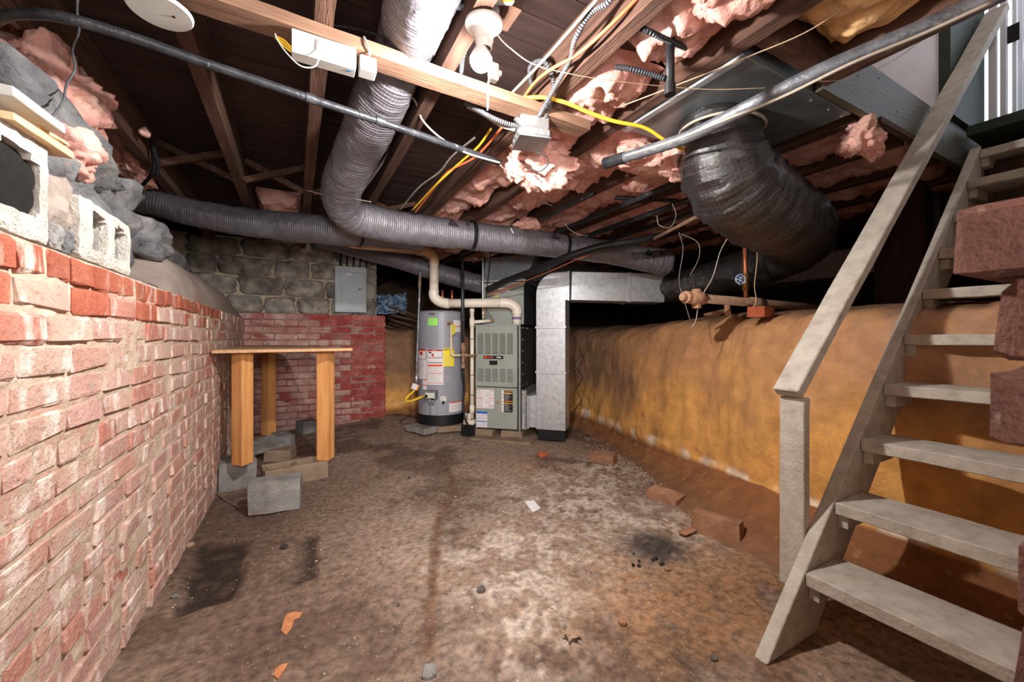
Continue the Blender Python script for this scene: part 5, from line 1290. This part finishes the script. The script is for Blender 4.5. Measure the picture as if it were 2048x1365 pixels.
q = G(530,874,.118); block('concrete_block', 'concrete block under the rear table leg', (q.x+.01,q.y+.03,.055), (.22,.22,.11), M['concrete_tan'], .3)
o = obj('floor_cable', MB().tube(spline([G(430,940,.10),G(424,965,.05),G(432,985,.02),G(455,1003,.008),G(478,1015,.008)],8), .005, 8), M['wire_grey'], sm=True); tag(o, 'grey cable end curling from the painted brick wall onto the floor', 'cable')

# ================================================================== PIPEWORK ROUND THE HEATER AND FURNACE
pv = thing('vent_pipe', 'white plastic exhaust pipe with elbows from the furnace top over the water heater', 'pipe', W(950,606,3.95))
def tubeobj(name, par, pts, r, m, n=6, seg=16): return obj(name, MB().tube(spline(pts, n) if len(pts) > 2 else pts, r, seg), m, par, sm=True)
o1 = fl3(.405,.07,fH+.02); z1_ = 1+69/F*3.93
tubeobj('riser', pv, [V(o1.x,o1.y,FZ+fH+.006), V(o1.x,o1.y,z1_-.09)], .0435, M['pvc'])
xl = W(893,606,4.0); xr = W(1000,606,3.95); xl.z = xr.z = z1_
tubeobj('elbow', pv, [V(o1.x,o1.y,z1_-.11), V(o1.x,o1.y,z1_-.06), V(o1.x,o1.y,z1_).lerp(xr,.25)+V(0,0,-.02), V(o1.x,o1.y,z1_).lerp(xr,.62), xr], .050, M['pvc'])
tubeobj('straight_run', pv, [xr, xl], .0445, M['pvc'])
up0 = W(868,575,4.0); up1 = W(868,525,4.0)
tubeobj('elbow', pv, [xl+(xr-xl)*.05, xl, W(878,603,4.0), V(up0.x,up0.y,z1_+.07), V(up0.x,up0.y,z1_+.13)], .050, M['pvc'])
tubeobj('vertical_run', pv, [V(up0.x,up0.y,z1_+.12), V(up0.x,up0.y,up1.z)], .0445, M['pvc'])
tubeobj('upper_elbow', pv, [V(up0.x,up0.y,up1.z-.02), V(up0.x,up0.y,up1.z+.03), W(863,509,3.97), W(852,503,3.9), W(835,501,3.82)], .049, M['pvc_tan'])
tubeobj('upper_run', pv, [W(845,502,3.86), W(700,486,3.2)], .040, M['pvc_tan'], seg=14)
tubeobj('primer_ring', pv, [V(o1.x,o1.y,FZ+fH+.06), V(o1.x,o1.y,FZ+fH+.085)], .0452, M['purple'])
cd = thing('condensate_drain', 'slim white plastic drain pipe with tee between heater and furnace', 'pipe', W(945,850,4.0))
c0 = fl3(-.045, .02, 0)
tubeobj('pipe', cd, [V(c0.x,c0.y,.19), V(c0.x,c0.y,1.27)], .020, M['pvc'], seg=12)
tubeobj('tee', cd, [V(c0.x,c0.y,1.10), V(c0.x,c0.y,1.19)], .026, M['pvc'], seg=14); tubeobj('coupling', cd, [V(c0.x,c0.y,.24), V(c0.x,c0.y,.32)], .026, M['pvc'], seg=14)
e_ = fl3(.115,.11,0); tubeobj('branch', cd, [V(c0.x,c0.y,1.150), V(e_.x,e_.y,1.165)], .018, M['pvc'], seg=12); tubeobj('cap', cd, [V(c0.x,c0.y,1.25), V(c0.x,c0.y,1.285)], .024, M['pvc'], seg=14)
for z in (.42,.62,.98): tubeobj('black_band', cd, [V(c0.x,c0.y,z), V(c0.x,c0.y,z+.006)], .0212, M['tape'], seg=12)
sp = thing('condensate_pump', 'small black condensate pump with white top on the floor between heater and furnace', 'pump', V(c0.x,c0.y,.03))
SPm = frame((c0.x-.02,c0.y-.02,.03), rdir)
obj('tank', MB().bb(-.085,.045,-.05,.08,0,.105,SPm), M['plastic_dark'], sp, bevel=.004); obj('pump_head', MB().bb(-.07,.04,-.035,.05,.106,.150,SPm), M['pvc'], sp, bevel=.006)
for x in (-.055,-.012): obj('vent_post', MB().bb(x-.016,x+.012,-.02,.01,.151,.215,SPm), M['pvc'], sp, bevel=.005)
gs = thing('gas_drop', 'thin galvanised gas pipe beside the water heater with yellow connector hose', 'gas pipe', W(833,800,3.95))
tubeobj('pipe', gs, [W(841,540,4.0), W(840,560,4.0), W(832,770,3.97)], .0115, M['greypipe'], 6, 12)
tubeobj('fitting', gs, [W(833,745,3.975), W(832,772,3.97)], .016, M['steel_b'], seg=10)
tubeobj('coupling', gs, [W(840,553,4.0), W(839,575,4.0)], .015, M['iron'], seg=10)
gvp = gvM @ V(.035,-.062,-.01)
tubeobj('connector_hose', gs, [W(832,770,3.97), W(828,782,3.95), W(815,794,3.9), W(812,803,3.86), W(824,802,3.84), W(842,795,3.84), gvp], .0105, M['wire_yellow'], 8, 12)
tgM = frame(W(832,771,3.91), (CS,-SN,0)); obj('paper_tag', MB().bb(-.035,.030,0,.002,-.045,.010, tgM @ Matrix.Rotation(.35,4,'Y')), M['paper'], gs); obj('tag_edge', MB().bb(.018,.0305,-.0006,.0005,-.046,.010, tgM @ Matrix.Rotation(.35,4,'Y')), M['amber'], gs)
vb = thing('black_gas_pipe', 'vertical black gas pipe with copper fittings between water heater and furnace', 'pipe', W(925,760,3.9))
tubeobj('pipe', vb, [W(925,520,3.9), W(926,700,3.9)], .017, M['blackpipe'], seg=12)
tubeobj('union', vb, [W(926,686,3.9), W(926,705,3.9)], .022, M['iron'], seg=10); tubeobj('nipple', vb, [W(926,703,3.9), W(926,735,3.9)], .014, M['iron'], seg=10); tubeobj('cap', vb, [W(926,728,3.9), W(926,737,3.9)], .022, M['iron'], seg=10)
tubeobj('cross_arm', vb, [W(926,711,3.9), W(953,712,3.98)], .012, M['iron'], seg=10)
run('black_power_cord', 'black power cord hanging down to the condensate pump', 'cord', [W(926,738,3.9),W(930,775,3.88),W(926,810,3.86),W(931,838,3.84),W(937,852,3.84)], .010, M['wire_black'])
run('steel_conduit', 'thin bright steel conduit rising behind the black gas pipe', 'conduit', [W(966,650,4.1),W(965.5,580,4.1),W(966,505,4.1)], .011, M['steel_b'], 4, 10)
run('thermostat_wire', 'dark wire dropping beside the steel conduit to the coil cabinet', 'wire', [W(982,500,4.05),W(978,545,4.0),W(972,590,3.98),W(968,615,3.96)], .005, M['wire_black'])
ln = thing('refrigerant_line', 'thick black insulated refrigerant line rising from the coil past the silver duct', 'pipe', W(1060,545,3.6))
tubeobj('insulated_line', ln, [W(974,580,3.92),W(1010,563,3.8),W(1065,543,3.45),W(1130,516,3.1),W(1200,494,3.03),W(1270,483,3.0),W(1330,470,3.0)], .028, M['wire_black'], 8, 16)
run('copper_line', 'thin copper line under the black refrigerant line', 'pipe', [W(972,590,3.9),W(1020,574,3.72),W(1085,549,3.38),W(1150,521,3.08),W(1180,510,3.06)], .0055, M['copper'])
run('thin_conduit', 'thin dark tube lowest of the lines leaving the coil cabinet', 'tube', [W(975,592,3.88),W(1005,582,3.8),W(1050,566,3.66)], .006, M['iron'])
run('bank_cables', 'tangle of thin black cable hanging down the bank behind the return duct', 'cable', [W(1160,660,4.3),W(1152,680,4.3),W(1163,705,4.28),W(1150,730,4.26),W(1165,755,4.2),W(1152,780,4.15),W(1162,800,4.1),W(1148,822,4.0)], .004, M['wire_black'])

# ================================================================== ON THE EARTH BANK
ip = thing('iron_pipe', 'old rusty iron pipe with plugged fitting lying over the earth bank', 'pipe', (2.3,1.75,1.22))
q0 = W(1400,597,2.38); q1 = W(1700,622,3.25); q1.z = q0.z-.015
tubeobj('pipe', ip, [q0, q1], .028, M['iron'], seg=16); dq = (q1-q0).normalized()
tubeobj('coupling', ip, [q0+dq*.50, q0+dq*.62], .036, M['iron'], seg=16)
obj('cross_fitting', MB().tube([q0-dq*.10, q0-dq*.02, q0+dq*.03], [.036,.044,.036], 14), M['rust_brown'], ip, sm=True)
obj('side_outlet', MB().cyl(q0-dq*.03+V(0,0,-.06), q0-dq*.03+V(0,0,.052), .026, seg=12), M['rust_brown'], ip)
obj('plug', MB().tube([q0-dq*.155, q0-dq*.13, q0-dq*.129, q0-dq*.09], [.022,.022,.036,.036], 12), M['rust_brown'], ip)
cr = thing('copper_riser', 'vertical copper pipe with blue handwheel valve behind the iron pipe', 'pipe', W(1491,605,2.62))
tubeobj('pipe', cr, [W(1489,470,2.62), W(1492,612,2.66)], .0125, M['copper'], seg=14)
tubeobj('valve_body', cr, [W(1490.5,548,2.64), W(1491,582,2.65)], .018, M['brass'], seg=12)
hw = W(1481,559,2.56); hm = frame(hw, (CS,-SN,0)) @ Matrix.Rotation(PI/2,4,'X')
mb = MB(); 
for k in range(6):
    a = 2*PI*k/6; mb.tube([hm @ V(.030*math.cos(a+j*PI/9), .030*math.sin(a+j*PI/9), 0) for j in range(4)], .0055, 6); mb.tube([hm @ V(0,0,0), hm @ V(.030*math.cos(a),.030*math.sin(a),0)], .004, 6)
obj('handwheel', mb, M['valveblue'], cr, sm=True); tubeobj('valve_stem', cr, [hw, W(1490,562,2.64)], .006, M['brass'], seg=8)
def loose_brick(label, c, rot, m='tanbrick', tilt=(0,0), size=(.20,.095,.06), cat='brick'):
    return block('loose_brick', label, c, size, M[m], rot, tilt, cat=cat, bev=.004, rough=.0018)
bb_ = W(1522,628,2.42); loose_brick('dusty red brick lying on top of the earth bank under the iron pipe', (bb_.x,bb_.y,1.150), .25, 'redbit')
o = obj('wood_stick', MB().tube([W(1408,630,2.62),W(1432,628,2.62),W(1450,622,2.66)], [.008,.018,.014], 8), M['lath']); tag(o, 'weathered grey stick lying on the earth bank', 'stick')
o = obj('pipe_stub', MB().tube([W(1454,612,2.68),W(1456,628,2.62)], [.018,.020], 10), M['rust_brown']); tag(o, 'rusty pipe stub standing behind the grey stick', 'pipe')
# crawl space debris behind the water heater
for k in range(9):
    u0, v0 = 775+R.uniform(-6,14), 612+5*k; a = W(u0, v0, 5.3+.05*k); b = W(838+R.uniform(-4,10), v0+10+R.uniform(0,10), 5.15+.05*k)
    o = obj('lath_strip', MB().bar(a, b, .035, .010, n=2, jit=.002), M['lath']); tag(o, 'old wooden lath strip in the pile on the crawl space ledge behind the heater', 'lath', 'lath strips on the ledge')
mb = MB()  # sheet added in place of the blue light spot in the crawl space
def f(s, t):
    p = W(752+62*s, 590+36*t, 5.75-.4*t); n = noise.noise_vector(V(s*5, t*5, 2))*.07
    return p+n
mb.grid(22, 14, f); o = obj('blue_light_sheet', mb, M['blue_light'], nrm=False); tag(o, 'crumpled pale sheet standing for the blue light spot beside the panel wall', 'plastic sheet'); md = o.modifiers.new('thick','SOLIDIFY'); md.thickness = .003

# ================================================================== ON THE FLOOR
p = G(1436,1078); loose_brick('whole dusty brick standing on edge by the bank, nearest the stairs', (p.x+.02,p.y+.02,.052+fz(p.x,p.y)), math.radians(-70), 'tanbrick', (0,0), (.225,.075,.105))
p = G(1330,1000); loose_brick('half-buried brick beside the dark ash patch', (p.x,p.y,.022+fz(p.x,p.y)), math.radians(-78), 'tanbrick', (.1,.06), (.20,.10,.06))
p = G(1206,925); loose_brick('half-buried brick in the pale crumbs furthest along the bank', (p.x,p.y,.02+fz(p.x,p.y)), math.radians(-62), 'tanbrick', (.06,0), (.20,.10,.06))
p = G(1085,914); o = rock('small bright red brick fragment on the bare floor', (p.x,p.y,.02+fz(p.x,p.y)), (.075,.06,.05), 3, 'redbit', .85, 2, .12, 'brick_fragment', 'brick fragment')
p = G(1140,578+0) if 0 else G(1375,1068); rock('flat tan brick chip between ash patch and upright brick', (p.x,p.y,.012+fz(p.x,p.y)), (.10,.05,.02), 4, 'tanbrick', .8, 2, .2, 'brick_fragment', 'brick fragment')
def flake(name, label, cat, px, m, th=.004, z=.004):
    P = [G(u, v) for u, v in px]; cx = sum(q.x for q in P)/len(P); cy = sum(q.y for q in P)/len(P); zz = fz(cx, cy)+z
    mb = MB().prism([(q.x, q.y) for q in P], zz, zz+th); return tag(obj(name, mb, M[m]), label, cat)
flake('brick_flake', 'orange brick flake lying on the dark floor', 'flake', [(562,1262),(568,1240),(575,1228),(590,1224),(606,1225),(600,1235),(588,1240),(584,1256),(572,1270)], 'flake', .0035, .002)
flake('brick_flake', 'tan orange flake at the very front of the floor', 'flake', [(546,1356),(552,1342),(566,1334),(576,1333),(570,1345),(560,1358),(556,1364)], 'flake', .0035, .002)
flake('paper_scrap', 'pale torn paper scrap in the middle of the floor', 'paper', [(1050,1004),(1068,1002),(1081,1018),(1066,1026),(1056,1014)], 'paper', .002)
# dry leaf: lobed outline, curled up at the rim
lp = [(1121,1266),(1130,1271),(1138,1266),(1146,1270),(1160,1266),(1156,1274),(1163,1280),(1153,1282),(1158,1291),(1144,1286),(1138,1294),(1133,1284),(1122,1280),(1128,1274)]
ctr = G(1141, 1278); z0 = fz(ctr.x, ctr.y); mb = MB()
vs = [(ctr.x, ctr.y, z0+.010)]+[(G(u,v).x, G(u,v).y, z0+.012+.012*((k % 3) == 2)) for k, (u, v) in enumerate(lp)]; n = len(lp)
mb.add(vs, [(0,1+k,1+(k+1)%n) for k in range(n)])
lf_ = obj('dry_leaf', mb, M['leaf'], nrm=False); tag(lf_, 'curled dry brown leaf on the floor near the front', 'leaf'); md = lf_.modifiers.new('t','SOLIDIFY'); md.thickness = .001
st_ = [(962,1187,.034,'pebble','rounded dark pebble alone in the middle of the floor'),(858,1350,.045,'concrete','pale lump of rubble at the front edge of the floor'),(1428,1322,.022,'pebble','small dark pebble at the front near the stairs'),
       (796,1209,.016,'pebble','tiny dark pebble by the groove in the floor'),(568,1098,.03,'coal','black lump beside the dark damp pits'),(380,1097,.035,'leaf','curled pale scrap against the foot of the brick wall'),
       (350,1197,.022,'concrete','whitish pebble beside the large damp pit'),(1245,1248,.03,'tanbrick','tan crumb of brick near the front'),(1335,1143,.028,'tanbrick','tan stone beside the ash'),(818,960,.02,'coal','dark splinter near the table')]
for u, v, s, m, lab in st_:
    p = G(u, v); tag(obj('pebble', MB().rock((p.x,p.y,fz(p.x,p.y)+s*.25), (s,s*.9,s*.7), int(u), 2, .25, .3), M[m]), lab, 'pebble')
for k in range(9):
    p = G(1285+R.uniform(-20,60), 1118+R.uniform(-12,22)); s = R.uniform(.008,.022)
    tag(obj('ash_lump', MB().rock((p.x,p.y,fz(p.x,p.y)+.008), (s,s,s*.8), k, 2, .3, .3), M['coal']), 'small black cinder in the ash patch', 'cinder', 'cinders in the ash patch')
# loose grit all over the earth floor
mb = MB(); tet = [(1,1,1),(1,-1,-1),(-1,1,-1),(-1,-1,1)]; octa = [(1,0,0),(0,1,0),(0,0,1),(-1,0,0),(0,-1,0),(0,0,-1)]
of = [(0,1,2),(1,3,2),(3,4,2),(4,0,2),(1,0,5),(3,1,5),(4,3,5),(0,4,5)]
for k in range(5200):
    t = R.random()**1.6; y = .6+3.6*t; x = R.uniform(-.42, 2.0)
    if fbm(V(x*2.2, y*2.2, 12)) < R.uniform(-.5, .3): continue
    s = R.uniform(.0012, .0040)*(1 if R.random() < .93 else 2.0); z = fz(x, y)+s*.3
    mb.add([(x+a*s*R.uniform(.6,1.3), y+b*s*R.uniform(.6,1.3), z+c*s*.7) for a, b, c in octa], of)
gr = obj('floor_grit', mb, M['gravel'], kind='stuff', nrm=False); tag(gr, 'scattered pale grit and crumbs over the earth floor', 'grit')
# rubble line along the foot of the bank
mb = MB()
for k in range(700):
    u = R.uniform(1170, 1420); v = 880+ (u-1170)*.52 + R.gauss(0, 14); p = G(u, v); s = R.uniform(.002,.007)
    mb.add([(p.x+a*s*R.uniform(.6,1.3), p.y+b*s*R.uniform(.6,1.3), fz(p.x,p.y)+.004+c*s*.7) for a, b, c in octa], of)
gr = obj('lime_crumbs', mb, M['concrete_white'], kind='stuff', nrm=False); tag(gr, 'white lime crumbs strewn along the foot of the bank', 'crumbs')
